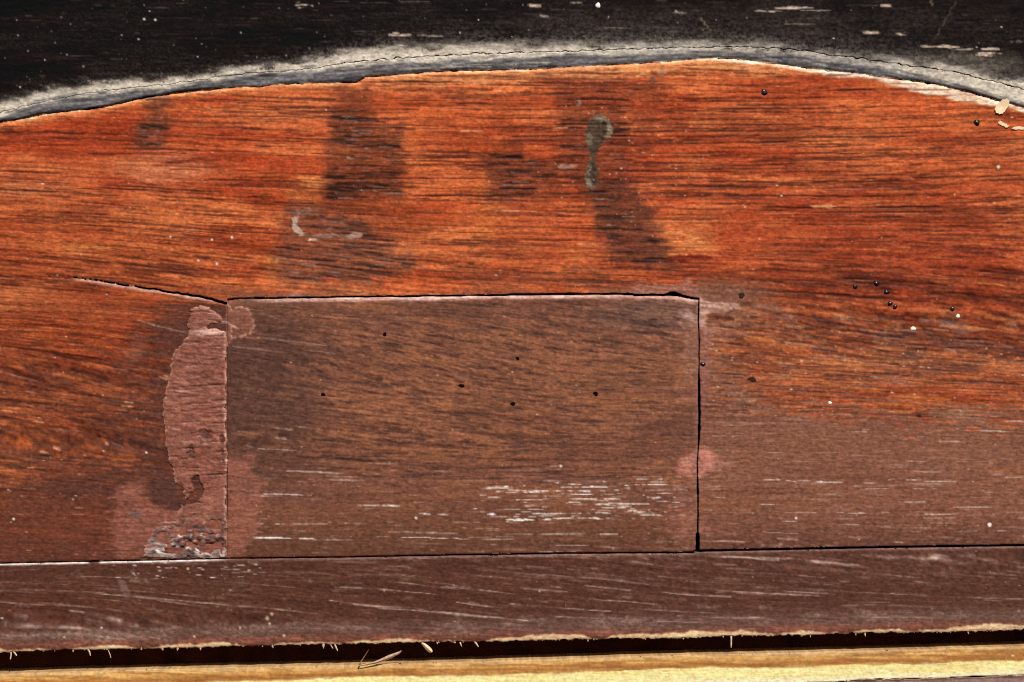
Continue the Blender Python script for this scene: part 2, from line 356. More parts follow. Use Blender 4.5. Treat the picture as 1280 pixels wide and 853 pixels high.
# left leg
pl = ss(40, -40, 90 * (t_mid - .5) + 40 * (t_short - .5) +  curve([(360, 232), (390, 205), (420, 185), (470, 180), (520, 168), (560, 140), (600, 60), (640, -40), (660, -120)])(YY) - XX + 120 * n_b + 40 * t_edgeh) * (XX < 290) * ss(C(XX) - 2, C(XX) + 6, YY)
put(in_board * (XX < 286) * ss(C(XX), C(XX) + 60, YY) * ss(380, 600, YY + 70 * n_b) * (.25 + .75 * ss(.35, .65, t_mid * .6 + t_short * .4)), (104, 62, 48), .75)
put(in_board * pl, (92, 58, 49), .93)
put(in_board * ss(575, 690, YY + 40 * n_b) * (XX < 290), (104, 59, 46), .75)
put(in_board * blob(60, 650, 120, 25) * (XX < 290), (120, 64, 46), .5)
put(in_board * ss(.35, .9, blob(150, 415, 60, 40)) * (XX < 290) * ss(.4, .6, t_blot), (110, 62, 44), .5)
lr = np.array([(76, 46, 41), (98, 56, 44), (196, 132, 94), (190, 98, 54), (142, 108, 94), (120, 66, 48)], np.float32)
def mixdash(x, y, q, r2, r3):
    stroke(x, y, 7 + 34 * q * q, .8 + 1.7 * r2, lr[int(r3 * 6)], .35 + .5 * q, .2, brk=.6, mask=bm)
scatter(1150, 890, 1400, 392, 524, mixdash)
scatter(240, 878, 1000, 380, 520, mixdash)
scatter(330, -80, 190, 385, 600, lambda x, y, q, r2, r3: mixdash(x, y, q, r2, [.05, .2, .6, .95][int(r3 * 4)]))
for x, y, ln, wd in [(1150, 498, 80, 6), (1080, 486, 60, 4), (1210, 470, 40, 4), (1120, 505, 60, 3), (950, 425, 40, 5), (1010, 452, 50, 3)]:
    stroke(x, y, ln, wd, (214, 122, 60), .7, 0, brk=.7, mask=bm)
for x, y, ln, wd in [(1170, 425, 150, 6), (1230, 436, 110, 6), (1190, 462, 70, 9), (1130, 468, 50, 7), (1100, 440, 90, 5), (1240, 478, 60, 6), (1060, 470, 60, 4)]:
    stroke(x, y, ln, wd, (84, 54, 50), .7, .3, brk=.7, mask=bm)
scatter(420, -80, 290, 480, 700, lambda x, y, q, r2, r3: stroke(x, y, 12 + 60 * q, .7 + 1.1 * r2, [(62, 34, 28), (128, 70, 48), (150, 74, 46)][int(r3 * 3)], .2 + .35 * q, .2, brk=.6, mask=bm))
scatter(60, -80, 180, 430, 620, lambda x, y, q, r2, r3: stroke(x, y, 6 + 30 * q, 1 + 1.4 * r2, (196, 96, 50), .3 + .5 * r3, 0, brk=.9, mask=bm))
scatter(380, 870, 1400, 515, 690, lambda x, y, q, r2, r3: stroke(x, y, 14 + 70 * q, .7 + 1.2 * r2, [(88, 56, 48), (146, 96, 70), (104, 64, 50), (154, 106, 88)][int(r3 * 4)], .2 + .35 * q, .25, brk=.6, mask=bm))
put(in_board * (XX > 870) * ss(.5, .8, fbm(XX / 160, YY / 14, 3, 3)) * ss(560, 600, YY), (150, 94, 64), .5)
put(in_board * (XX > 870) * ss(630, 690, YY), (98, 63, 52), .75)
put(in_board * (XX > 1160) * blob(1195, 518, 40, 10), (150, 112, 88), .6)

# ------------------------------------------------------------------ 3  the set-in block
im = in_inset.astype(np.float32)
put(im, (123, 79, 63))
put(im * ss(.42, .66, fbm(XX / 120, Gw / 14, 6, 3)), (148, 94, 66), .75)
put(im * ss(.25, .85, blob(610, 490, 270, 120)), (156, 97, 67), .6)
put(im * ss(.15, .75, blob(330, 490, 80, 130)), (92, 62, 52), .85)
put(im * ss(590, 690, YY), (99, 64, 50), .8)
put(im * ss(.15, .75, blob(820, 395, 90, 22)), (122, 92, 80), .6)
put(im * ss(.5, .75, t_blot) * ss(640, 520, YY), (96, 63, 51), .35)
dash_n = noise(XX / 24, Gw / 3.0, 9) * .55 + noise(XX / 11, Gw / 1.8, 10) * .45
dd = ss(375, 400, YY) * ss(600, 545, YY) * (.35 + .65 * ss(300, 420, XX)) * ss(870, 800, XX)
put(im * ss(.52, .75, dash_n) * dd, (84, 57, 50), .5)
HGT -= .35 * im * ss(.52, .72, dash_n) * dd
def dash(x, y, q, r2, r3):
    k = 1.0 if 400 < x < 830 else .5
    stroke(x, y, 8 + 30 * q, .7 + 1.5 * r2 * r2, (72, 49, 45), (.3 + .6 * r3) * k, .45, brk=.4, mask=im)
scatter(1250, 290, 872, 378, 600, dash)
scatter(200, 300, 872, 385, 560, lambda x, y, q, r2, r3: stroke(x, y, 12 + 40 * q, 1 + 1.3 * r2, (170, 110, 80), .25 + .35 * r3, -.1, brk=.5, mask=im))
scatter(300, 290, 872, 560, 690, lambda x, y, q, r2, r3: stroke(x, y, 16 + 80 * q, .7 + 1.1 * r2, [(88, 58, 48), (140, 90, 66), (98, 64, 52)][int(r3 * 3)], .2 + .3 * q, .15, brk=.5, mask=im))
for x, y, ln, wd in [(640, 545, 130, 4), (520, 555, 120, 3.5), (600, 520, 110, 3), (710, 556, 120, 3), (480, 535, 100, 3), (700, 575, 150, 2.2), (600, 584, 160, 2), (440, 575, 120, 2), (340, 556, 90, 2)]:
    stroke(x, y, ln, wd, (78, 50, 43), .7, .5, brk=.6, mask=im)
# white-ish scrape marks of the inset and its neighbours
WHT = (244, 228, 216)
for x, y, ln, wd, a in [(626, 610, 34, 1.7, .95), (680, 614, 62, 2, 1), (655, 616, 40, 1.4, .7), (724, 614, 24, 2.2, 1), (730, 618, 30, 2, .95), (747, 609, 30, 1.8, .9), (720, 609, 34, 1.6, .9),
                        (616, 622, 22, 2.2, .8), (660, 625, 60, 1.5, .6), (728, 624, 36, 1.7, .8), (762, 624, 24, 2, .95), (780, 630, 62, 2.4, 1), (766, 635, 32, 2, .9), (792, 640, 26, 2.6, .95), (660, 637, 70, 1.6, .6),
                        (612, 643, 14, 2.2, .9), (665, 643, 46, 2.2, .95), (722, 642, 60, 2, .95), (658, 650, 52, 2.4, 1), (712, 648, 40, 2, .85), (744, 648, 14, 3, 1), (820, 606, 26, 1.8, .8), (824, 603, 20, 1.5, .8), (818, 622, 18, 2, .9),
                        (812, 644, 24, 1.6, .8), (470, 632, 56, 2, .8), (540, 643, 40, 1.8, .7), (438, 654, 40, 1.6, .5), (400, 655, 60, 1.4, .5), (356, 673, 70, 3, .85), (400, 674, 44, 2, .7), (420, 675, 50, 1.6, .5), (530, 666, 110, 1.2, .5),
                        (560, 673, 150, 1.2, .6), (680, 668, 120, 1.2, .55), (756, 668, 34, 1.4, .7), (700, 690, 44, 1.6, .55), (715, 682, 46, 1, .4), (388, 590, 70, 1.2, .5), (360, 618, 60, 1.6, .6), (420, 600, 60, 1.2, .4),
                        (350, 536, 30, 1.1, .3), (365, 550, 40, 1, .3), (340, 562, 60, 1.1, .35), (378, 534, 18, 1.2, .35), (330, 620, 24, 1.4, .5), (326, 655, 12, 1.6, .8), (352, 655, 10, 2, .7),
                        (960, 598, 18, 2.4, .9), (985, 601, 70, 1.6, .9), (1040, 603, 34, 2, .95), (1082, 604, 26, 1.8, .8), (1130, 600, 50, 1.8, .9), (1178, 602, 36, 1.8, .8), (1120, 611, 80, 1.4, .6), (1062, 608, 40, 1.2, .5),
                        (1240, 593, 40, 1.8, .7), (1270, 597, 30, 1.6, .7), (968, 631, 32, 1.8, .8), (1090, 641, 34, 2.2, .9), (1070, 642, 60, 1.4, .6), (1170, 643, 60, 1.6, .6), (1146, 628, 30, 1.6, .7), (985, 652, 24, 1.4, .7), (1064, 656, 30, 1.4, .6),
                        (1225, 634, 70, 1.4, .7), (1240, 657, 30, 1.6, .7), (1130, 659, 90, 1.2, .5), (970, 666, 70, 1.2, .5), (910, 622, 40, 1.6, .6), (1080, 540, 50, 1.4, .55), (1150, 546, 70, 1.5, .6), (1060, 537, 60, 1.2, .5), (1240, 539, 30, 1.8, .8), (1265, 527, 26, 2, .6),
                        (1180, 552, 60, 1.2, .5), (1270, 563, 30, 1.2, .5), (1240, 664, 80, 1.2, .5), (1200, 672, 90, 1.2, .4), (900, 545, 50, 1.2, .4), (960, 552, 60, 1.2, .4)]:
    stroke(x + 3 * math.sin(y * 7), y, ln * (.8 + .4 * abs(math.sin(x * 3.1))), wd * (.5 + .4 * abs(math.sin(x + y))), WHT, min(1, a * (1.15 if x < 876 else .85)), -.25, brk=.55 if x < 876 else .8, hard=True)
scatter(130, 590, 860, 598, 654, lambda x, y, q, r2, r3: stroke(x, y, 4 + 18 * q * q, .8 + .7 * r2, WHT, .2 + .7 * r3, -.1, brk=.6, hard=True))
scatter(200, 290, 870, 580, 692, lambda x, y, q, r2, r3: stroke(x, y, 5 + 40 * q * q, .8 + .5 * r2, (196, 160, 142), .15 + .45 * r3, -.1, brk=.8))
scatter(300, 876, 1390, 525, 684, lambda x, y, q, r2, r3: stroke(x, y, 5 + 50 * q * q, .8 + .5 * r2, (204, 166, 146), .15 + .5 * r3 * r3, -.1, brk=.8))
scatter(120, -60, 290, 470, 700, lambda x, y, q, r2, r3: stroke(x, y, 4 + 16 * q * q, .8 + .6 * r2, (222, 160, 118), .2 + .6 * r3, -.1, brk=.7, hard=True))
# long slanted scratches across the left of the block
for x, y, ln, ang, a in [(365, 427, 90, .12, .6), (315, 436, 50, .13, .7), (345, 398, 40, .35, .3), (215, 412, 60, .22, .5), (182, 403, 22, .3, .7), (400, 440, 40, .1, .4), (165, 462, 60, .03, .4)]:
    stroke(x, y, ln, 1.3, (196, 160, 146), a, -.1, flow=False, ang=ang, brk=.4)

# ------------------------------------------------------------------ 4  the rail
rm = in_rail.astype(np.float32)
put(rm, (87, 54, 43))
put(rm * ss(.45, .75, fbm(XX / 200, Gw / 12, 7, 3)), (98, 60, 48), .5)
put(rm * blob(70, 765, 130, 22), (100, 56, 42), .5)
put(rm * ss(500, 900, XX), (93, 60, 49), .6)
up = Ex - YY
dust = fbm(XX / 34, YY / 11, 12, 4)
put(rm * ss(.42, .72, dust + .26 * np.exp(-((up - 19) / 10) ** 2) - .22) * (.4 + .6 * ss(.35, .65, t_fine)), (152, 124, 108), .7)
put(rm * np.exp(-((up - 18) / 11) ** 2), (128, 100, 90), .5)
put(rm * ss(15, 7, up + 12 * t_edgeh) * (.45 + .55 * t_fine), (138, 86, 70), .9)
put(rm * ss(.5, .7, fbm(XX / 40, YY / 6, 15, 3)) * ss(15, 8, up), (168, 96, 78), .5)
bare = ss(5.2, 3.0, up + 7 * (fbm(XX / 46, YY * 0, 18, 3) - .5) * 2 + 5 * t_edge - ss(850, 1000, XX) * 1.0 + ss(640, 500, XX) * 2.2)
put(rm * bare, (252, 204, 158), .95)
put(rm * bare * ss(.5, .7, t_mid), (250, 220, 170), .6)
def rs(x, y, q, r2, r3):
    stroke(x, y, 14 + 110 * q * q, .7 + .6 * r2, (182, 150, 134), .15 + .5 * r3 * r3, -.1, brk=.6, mask=rm)
scatter(230, -80, 1400, 695, 796, rs)
scatter(110, 300, 1400, 692, 730, rs)
scatter(300, -80, 1400, 700, 795, lambda x, y, q, r2, r3: stroke(x, y, 20 + 90 * q, .9 + .9 * r2, [(66, 40, 35), (112, 72, 60)][int(r3 * 2)], .25 + .3 * q, .2, brk=.5, mask=rm))
for x, y, ln, a in [(190, 748, 150, .8), (300, 758, 160, .7), (80, 757, 170, .6), (130, 770, 90, .6), (60, 784, 110, .7), (30, 712, 60, .5), (150, 722, 120, .5), (480, 737, 130, .7), (540, 733, 80, .7), (470, 758, 120, .8), (600, 757, 60, .8), (700, 760, 130, .8),
                    (600, 738, 90, .8), (680, 738, 60, .6), (760, 735, 60, .7), (540, 765, 140, .7), (620, 772, 160, .8), (720, 772, 70, .8), (780, 752, 90, .6), (330, 716, 90, .6), (420, 728, 70, .5), (960, 742, 130, .7), (870, 744, 90, .7), (1010, 741, 70, .6),
                    (900, 772, 110, .7), (940, 772, 50, .9), (860, 778, 90, .7), (1160, 745, 160, .5), (1240, 748, 90, .6), (1120, 757, 120, .5), (1160, 697, 60, .8), (1180, 701, 60, .6), (930, 697, 90, .6), (1040, 704, 70, .6), (1000, 700, 110, .5)]:
    stroke(x, y, ln, 1.0, (206, 180, 166), a, -.15, brk=.75, mask=rm)
put(rm * (XX > 140) * (XX < 170) * ss(.3, .7, np.exp(-((XX - 155 - (YY - 735) * .35) / 6) ** 2) * ss(722, 728, YY) * ss(752, 744, YY)), (140, 112, 104), .5)
put(rm * ss(6, 1, YY - Bx + 6 * t_edgeh) * ss(240, 380, XX), (146, 112, 102), .5)
put(rm * ss(3.4, 1.2, YY - Bx) * ss(300, 255, XX) * ss(.2, .45, fbm(XX / 24, YY / 8, 3, 2) + .1), (238, 224, 214), .95)  # lit top edge of the rail, painted as a white line
scatter(60, 120, 340, 703, 724, lambda x, y, q, r2, r3: stroke(x, y, 3 + 11 * q * q, .8 + 1.1 * r2 * r2, (226, 204, 190), .3 + .7 * r3, -.2, brk=.7, mask=rm, hard=True))
for x, y, r in [(340, 768, 2), (334, 773, 2.2), (300, 785, 1.5), (243, 796, 1.6), (337, 780, 1.4), (355, 795, 1.8), (127, 785, 1.3), (235, 711, 1.6)]:
    speck(x, y, r, (226, 196, 160), .8, .6)

# ------------------------------------------------------------------ 5  filler smears on board and block (the thick filler is a part of its own)
PK = (154, 100, 80)
def smear(pts, a=.85, rgb=PK, rough=7, rh=16, soft=1.6, h=.5):
    global HGT
    d = poly_sd(pts) - 1.5 + rough * t_edge + rh * t_edgeh + 8 * (t_mid - .5)
    m = ss(soft + 1, -soft - 1, d) * in_wood
    m = m * (.6 + .4 * ss(.3, .55, t_mid))
    put(m, rgb, a); HGT = HGT + h * m
smear([(148, 612), (180, 602), (190, 632), (230, 640), (284, 640), (284, 698), (148, 698), (142, 660)], 1, (142, 87, 71), soft=3)
scatter(60, 140, 215, 604, 696, lambda x, y, q, r2, r3: stroke(x, y, 10 + 30 * q, 1 + 1.2 * r2, [(168, 108, 90), (96, 58, 48)][r3 > .6], .3 + .5 * r2, -.3, brk=.6))
for qx, qy, qa, qb in [(168, 643, 8, 4), (163, 675, 7, 3)]:
    put(np.exp(-np.maximum(np.hypot((XX - qx) / qa, (YY - qy) / qb) + 2 * t_edge, 0) ** 4), (104, 84, 78), .8)
smear([(158, 432), (174, 416), (184, 424), (178, 444), (166, 462), (156, 452)], .5, (132, 84, 70), soft=3)
smear([(800, 356), (838, 360), (862, 352), (872, 360), (874, 372), (790, 368)], .85, (164, 112, 96), rh=8)
smear([(874, 374), (896, 380), (920, 382), (906, 386), (888, 387), (884, 394), (878, 410), (874, 404)], 1, (206, 160, 144), rough=5, rh=5)
smear([(848, 392), (862, 390), (873, 400), (873, 404), (858, 398)], 1, (190, 150, 136), rough=4, rh=4)
smear([(880, 416), (890, 416), (886, 428), (880, 426)], .7, (158, 108, 94), rough=4)
smear([(874, 410), (886, 408), (888, 440), (886, 470), (880, 490), (874, 490)], .8, (150, 98, 82), rough=5, rh=6)
smear([(848, 580), (862, 570), (872, 560), (872, 592), (850, 594)], 1, (194, 126, 108), rough=7, rh=8)
smear([(873, 560), (884, 560), (896, 574), (888, 586), (874, 598)], 1, (198, 128, 110), rough=8, rh=8)
smear([(888, 580), (920, 582), (924, 586), (890, 588)], .6, (180, 124, 106), rough=4)
smear([(836, 630), (860, 632), (870, 628), (870, 666), (832, 666), (838, 648)], .5, (150, 92, 78), rough=9)
smear([(852, 408), (870, 404), (871, 440), (862, 452), (868, 478), (856, 470)], .55, (150, 104, 86), rough=8, rh=8)
smear([(840, 606), (870, 602), (870, 690), (846, 680), (828, 656), (846, 634)], .3, (156, 100, 82), rough=10, rh=12)
smear([(846, 500), (866, 498), (872, 502), (866, 504)], .6, (170, 112, 98), rough=3)
smear([(873, 648), (900, 656), (900, 662), (873, 664)], .5, (150, 96, 80), rough=6)
smear([(284, 576), (300, 570), (316, 572), (316, 592), (326, 606), (325, 625), (318, 645), (322, 660), (308, 680), (300, 695), (284, 697)], .85, (150, 93, 76), rough=9, rh=14, soft=2.5, h=1)
smear([(285, 388), (300, 384), (309, 386), (316, 397), (318, 408), (311, 418), (290, 424), (285, 430)], 1, (140, 88, 72), rough=5, rh=7, soft=1.5, h=1)
scatter(60, 838, 905, 376, 690, lambda x, y, q, r2, r3: stroke(x, y, 8 + 24 * q, 1 + r2, (180, 128, 112), .2 + .4 * r3, -.1, brk=.7))
put(in_inset * np.exp(-(poly_sd([(285, 388), (300, 384), (309, 386), (316, 397), (318, 408), (311, 418), (290, 424)]) / 1.6) ** 2) * (XX > 288) * ss(.3, .6, t_fine), (190, 140, 122), .8)
for x, y, ln, an in [(276, 402, 22, .1), (292, 408, 16, .55), (262, 390, 20, .25), (284, 381, 10, .8)]:
    stroke(x, y, ln, 2.2, (206, 166, 150), .9, -.4, flow=False, ang=an, brk=.4)
put(ss(2, -2, poly_sd([(184, 604), (196, 600), (214, 596), (220, 606), (222, 622), (226, 636), (212, 640), (200, 634), (190, 630)]) + 7 * t_edge) * in_board, (88, 56, 48), .92)
# pale arris under the top seam and crack: light caught by the edge, painted as pale colour
ea = YY - STx
put(in_inset * ss(7.5, 3.2, ea + 7 * t_edgeh + 2 * t_edge) * ss(300, 345, XX), (196, 150, 134), .82)
put(in_inset * ss(4.6, 2.6, ea + 5 * t_edgeh) * ss(330, 420, XX) * ss(.35, .6, t_mid), (226, 192, 178), .7)
put(in_inset * ss(8, 3, RXy - XX + 8 * t_edge), (140, 98, 84), .5)
put(in_board * ss(5.5, 2.5, YY - C(XX) + 4 * t_edgeh) * (YY > C(XX)) * ss(85, 105, XX) * ss(284, 250, XX) * (.35 + .65 * ss(.3, .6, t_mid)), (204, 164, 142), .75)

# ------------------------------------------------------------------ 6  black moulding
kb = in_black.astype(np.float32)
put(kb, (27, 21, 19))
put(kb * ss(.45, .75, noise(XX / 60, YY / 2.5, 6)), (38, 32, 30), .45)
put(kb * ss(.6, .85, t_px) * ss(.4, .7, fbm(XX / 90, YY / 24, 2, 3)), (66, 60, 56), .4)
put(kb * ss(.62, .85, noise(XX / 25, YY / 1.8, 7)), (56, 49, 46), .3)
put(kb * ss(.5, .2, fbm(XX / 130, YY / 30, 13, 3)), (14, 10, 10), .6)
up = Fx - YY
halo = np.exp(-np.clip(up, 0, 999) / 15) * (.15 + 1.0 * fbm(XX / 60, YY / 10, 4, 3)) * ss(200, 620, XX) * .9 + np.exp(-np.clip(up, 0, 999) / 7) * .4
put(kb * np.clip(halo * (.25 + 1.1 * ss(.38, .68, t_fine * .7 + t_px * .3)), 0, 1) * (up > -4), (124, 116, 108), .75)
put(kb * ss(0, .9, blob(950, 28, 330, 26)) * (.3 + .7 * t_fine), (88, 80, 76), .38)
put(kb * ss(0, .9, blob(1200, 78, 100, 15)) * (.3 + .7 * fbm(XX / 26, YY / 8, 9, 3)), (126, 116, 104), .75)
pale = ss(6, -6, up + 2 + 20 * (fbm(XX / 24, YY / 7, 16, 4) - .5) + 9 * (t_fine - .5) + 6 * (t_px - .5))
put(kb * pale, (216, 202, 182), .95)
put(kb * pale * ss(.3, .7, fbm(XX / 40, YY / 6, 20, 3)), (172, 160, 146), .6)
put(kb * pale * np.exp(-((YY - Px + 5) / 5) ** 2), (228, 214, 192), .45)
put(kb * pale * ss(640, 900, XX) * ss(1250, 1000, XX), (158, 148, 138), .55)
sl = ss(-2.5, 3.0, YY - Px + 10 * (fbm(XX / 30, YY / 7, 22, 3) - .5))
put(kb * sl, (94, 90, 92), .95)
put(kb * sl * ss(.45, .7, fbm(XX / 36, YY / 5, 2, 3)), (136, 132, 134), .65)
put(kb * sl * ss(.5, .25, fbm(XX / 30, YY / 4, 10, 3)), (58, 54, 56), .7)
def rimstroke(x, y, q, r2, r3):
    p = float(P(np.float32(x))); t = float(T(np.float32(x))); yy = p + (t - p) * (y * 1.5 - .45)
    an = float(P(np.float32(x + 12)) - P(np.float32(x - 12))) / 24
    stroke(x, yy, 8 + 50 * q * q, .8 + 1.6 * r2, [(152, 148, 146), (48, 45, 48), (186, 176, 160), (70, 68, 74), (112, 106, 104)][int(r3 * 5)], .2 + .5 * r2, [-.4, .5][r3 > .5], flow=False, ang=an, brk=.7, mask=kb)
scatter(900, -100, 1390, 0, 1, rimstroke)
put(kb * ss(4.5, 1.0, Tx - YY + 4 * (fbm(XX / 22, YY / 22, 5, 2) - .5)) * np.maximum(ss(310, 230, XX), ss(1110, 1150, XX)), (26, 22, 22), .9)  # shade in the groove against the board, painted dark
def bs(x, y, q, r2, r3):
    if y > F(np.float32(x)) - 2: return
    stroke(x, y, 6 + 34 * q * q, .7 + .8 * r2, (112, 101, 95), .08 + .5 * r3 ** 3, -.1, brk=.8, mask=kb, flow=False, ang=.005)
scatter(900, -60, 1390, -60, 112, bs)
for x, y, ln, wd, a in [(380, 8, 24, 4.5, .9), (376, 3, 14, 2, .6), (668, 7, 18, 3.6, .85), (680, 20, 12, 2.4, .8), (720, 3, 16, 2, .6), (993, 10, 50, 3.2, .9), (960, 14, 36, 2, .7), (1020, 13, 40, 1.6, .6), (1108, 7, 16, 3, .8), (1090, 41, 24, 4, .8), (1128, 42, 18, 4, .85),
                        (1175, 58, 50, 3.5, .8), (1200, 61, 34, 3.5, .8), (1238, 62, 24, 4.5, .9), (1236, 68, 34, 4, .9), (500, 44, 30, 3, .8), (540, 45, 40, 2, .5), (495, 42, 10, 3, .9), (850, 16, 20, 2, .5), (1000, 30, 40, 1.4, .5), (560, 35, 14, 1.6, .5), (770, 35, 30, 1.6, .4), (1270, 52, 20, 3, .5)]:
    stroke(x, y, ln, wd * 1.05, (214, 188, 168), a, .3, brk=.6, flow=False, ang=.005, mask=kb, hard=True)
for x, y, r in [(180, 24, 2.2), (194, 25, 1.8), (173, 49, 1.6), (187, 14, 1.1), (152, 44, 1.1), (301, 41, 1.3), (247, 71, 1.2), (25, 109, 1.3), (252, 55, 1.1), (104, 83, 2.6), (56, 75, 1), (575, 41, 1.4), (598, 25, 1.2), (1252, 34, 1.3), (1042, 48, 1.4), (1221, 59, 1.4), (845, 14, 1.2), (640, 46, 1)]:
    speck(x, y, r * .62, (236, 228, 216) if r != 2.6 else (110, 100, 90), .95, .3, 1 + .5 * (r % .5))
scatter(260, -60, 1390, -60, 110, lambda x, y, q, r2, r3: speck(x, y, .5 + .5 * q * q, (170, 158, 148), .3 + .6 * r3) if y < F(np.float32(x)) else None)
for (x0, y0, x1, y1) in [(1195, 2, 1168, 50), (875, 22, 890, 40), (1160, -10, 1166, 8)]:
    n = 24
    for i in range(n):
        t = i / n
        speck(x0 + (x1 - x0) * t + 1.2 * math.sin(i), y0 + (y1 - y0) * t, 1.0, (120, 104, 84), .45)

# ------------------------------------------------------------------ 7  ledge
lm = in_ledge.astype(np.float32)
put(lm, (186, 138, 74))
put(lm * ss(.4, .7, noise(XX / 50, YY / 2.2, 3)), (136, 86, 36), .75)
put(lm * ss(.5, .8, noise(XX / 22, YY / 1.6, 4)), (222, 178, 104), .6)
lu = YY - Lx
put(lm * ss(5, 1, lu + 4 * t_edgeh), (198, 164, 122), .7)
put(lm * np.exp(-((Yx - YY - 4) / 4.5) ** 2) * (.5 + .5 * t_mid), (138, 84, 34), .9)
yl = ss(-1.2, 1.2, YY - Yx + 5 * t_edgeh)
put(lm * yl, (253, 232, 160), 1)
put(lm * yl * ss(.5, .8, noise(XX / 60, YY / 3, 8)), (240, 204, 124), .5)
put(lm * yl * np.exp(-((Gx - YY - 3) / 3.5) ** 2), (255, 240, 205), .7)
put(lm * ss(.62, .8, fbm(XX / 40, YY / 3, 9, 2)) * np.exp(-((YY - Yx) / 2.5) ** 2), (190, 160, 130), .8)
scatter(260, -80, 1400, 806, 858, lambda x, y, q, r2, r3: stroke(x, y, 6 + 60 * q * q, .7 + .9 * r2, [(122, 78, 36), (214, 170, 104), (160, 120, 84)][int(r3 * 3)], (.15 + .5 * r3 * r2) * (1 if y < YB(np.float32(x)) else .4), .2, flow=False, ang=-.028, brk=.7, mask=lm))
gl = ss(-1, 1.2, YY - Gx + 4 * t_edge)
put(lm * gl, (150, 120, 108), 1)
put(lm * gl * ss(.5, .75, fbm(XX / 20, YY / 5, 10, 3)), (108, 78, 68), .7)

# ------------------------------------------------------------------ 8  dust specks everywhere, fine mottling
def dustspeck(x, y, q, r2, r3):
    c = (246, 200, 158) if r2 < .65 else (238, 216, 196)
    speck(x, y, .32 + .55 * q ** 4, c, .3 + .65 * r3, .3, 1 + 1.3 * r2 * r2)
scatter(850, -80, 1400, 110, 830, dustspeck)
scatter(160, 880, 1300, 420, 520, dustspeck)
scatter(120, 700, 880, 100, 300, dustspeck)
for x, y, r in [(290, 297, 1.6), (265, 300, 1.4), (213, 296, 1.1), (271, 330, 1.5), (248, 326, 1.3), (701, 583, 1.6), (520, 648, 1.6), (17, 649, 1.3), (183, 566, 1.3), (995, 648, 1.6), (1237, 656, 2.4), (977, 245, 1.2), (1248, 209, 2)]:
    speck(x, y, r, (244, 226, 208), .95, .5)
mot = (t_fine - .5) * .26 + (t_px - .5) * .16 + (t_fib - .5) * (.5 - .28 * in_ledge)
COL *= (1 + mot)[..., None]
COL = np.clip(COL, 3, 253)
HGT += in_wood * ((t_mid - .5) * .55 + (t_long - .5) * .5 + (t_fine - .5) * .35)
HGT += in_black * ((t_fine - .5) * .9 + (noise(XX / 40, YY / 3, 5) - .5) * .5)
HGT += (in_rail | in_ledge) * ((t_fine - .5) * .35 + (t_mid - .5) * .45)
HGT *= .42
GLO[:] = .46
GLO += (.22 * (t_pat - .5) * 2 * in_wood).astype(np.float32)
GLO = np.where(in_black, .5, GLO)
GLO = np.where(in_rail | in_inset, .5, GLO)
GLO = np.where(in_ledge, .6, GLO)

GLOSS_VEIL = .007                 # what the sheen of the varnish adds on top of the base colour
def to_albedo(c):
    c = c / 255.0
    lin = np.where(c <= .04045, c / 12.92, ((c + .055) / 1.055) ** 2.4)
    return np.clip((lin - GLOSS_VEIL) / KGAIN, 0.0025, .85)
ALB = to_albedo(COL).astype(np.float32)

# ------------------------------------------------------------------ broad form of every piece (towards the camera is positive, pixels)
FORM = np.zeros((H, W), np.float32)
edg = np.clip(Tx - YY, 0, 999)
fb = -1.0 - 1.3 * ss(4, 0, edg) + 1.1 * np.exp(-((edg - (Tx - Kx) * .62) / ((Tx - Kx) * .5 + 2)) ** 2) - .00 * edg
FORM = np.where(in_black, fb, FORM)
def arris(d, r, drop):
    t = np.clip(1 - d / r, 0, 1)
    return -drop * (1 - np.sqrt(np.clip(1 - t * t, 0, 1)))
FORM = np.where(in_board, arris(np.clip(YY - Tx, 0, 99), 5, 3) + arris(np.clip(Bx - YY, 0, 99), 3, 2), FORM)
FORM = np.where(in_inset, .6 + arris(np.clip(YY - STx, 0, 99), 6, 3.4) + arris(np.clip(RXy - XX, 0, 99), 3, 2) + arris(np.clip(XX - 284, 0, 99), 2, .5) + arris(np.clip(Bx - YY, 0, 99), 3, 2), FORM)
crk = (XX > 60) & (XX < 284)
FORM = np.where(in_board & crk & (YY > C(XX)), FORM + arris(np.clip(YY - C(XX), 0, 99), 5, 2.6), FORM)
FORM = np.where(in_board & (XX > RXy) & (YY > STx), FORM + arris(np.clip(XX - RXy, 0, 99), 3, 2), FORM)
FORM = np.where(in_rail, .4 + arris(np.clip(YY - Bx, 0, 99), 4, 2.2) + arris(np.clip(Ex - YY, 0, 99), 11, 2.2) + 1.2 * (fbm(XX / 160, YY / 60, 3, 2) - .5), FORM)
FORM = np.where(in_ledge, 16 - 9 * ss(18, -2, YY - Lx) + 1.5 * ss(Gx, Gx + 3, YY) * -1, FORM)
FORM += in_wood * 2.0 * (t_low - .5)

def bil(A, x, y):
    fx = np.clip(x - X0, 0, W - 1.01); fy = np.clip(y - Y0, 0, H - 1.01)
    ix = fx.astype(np.int32); iy = fy.astype(np.int32); fx = (fx - ix); fy = (fy - iy)
    if A.ndim == 3: fx = fx[..., None]; fy = fy[..., None]
    return A[iy, ix] * (1 - fx) * (1 - fy) + A[iy, ix + 1] * fx * (1 - fy) + A[iy + 1, ix] * (1 - fx) * fy + A[iy + 1, ix + 1] * fx * fy

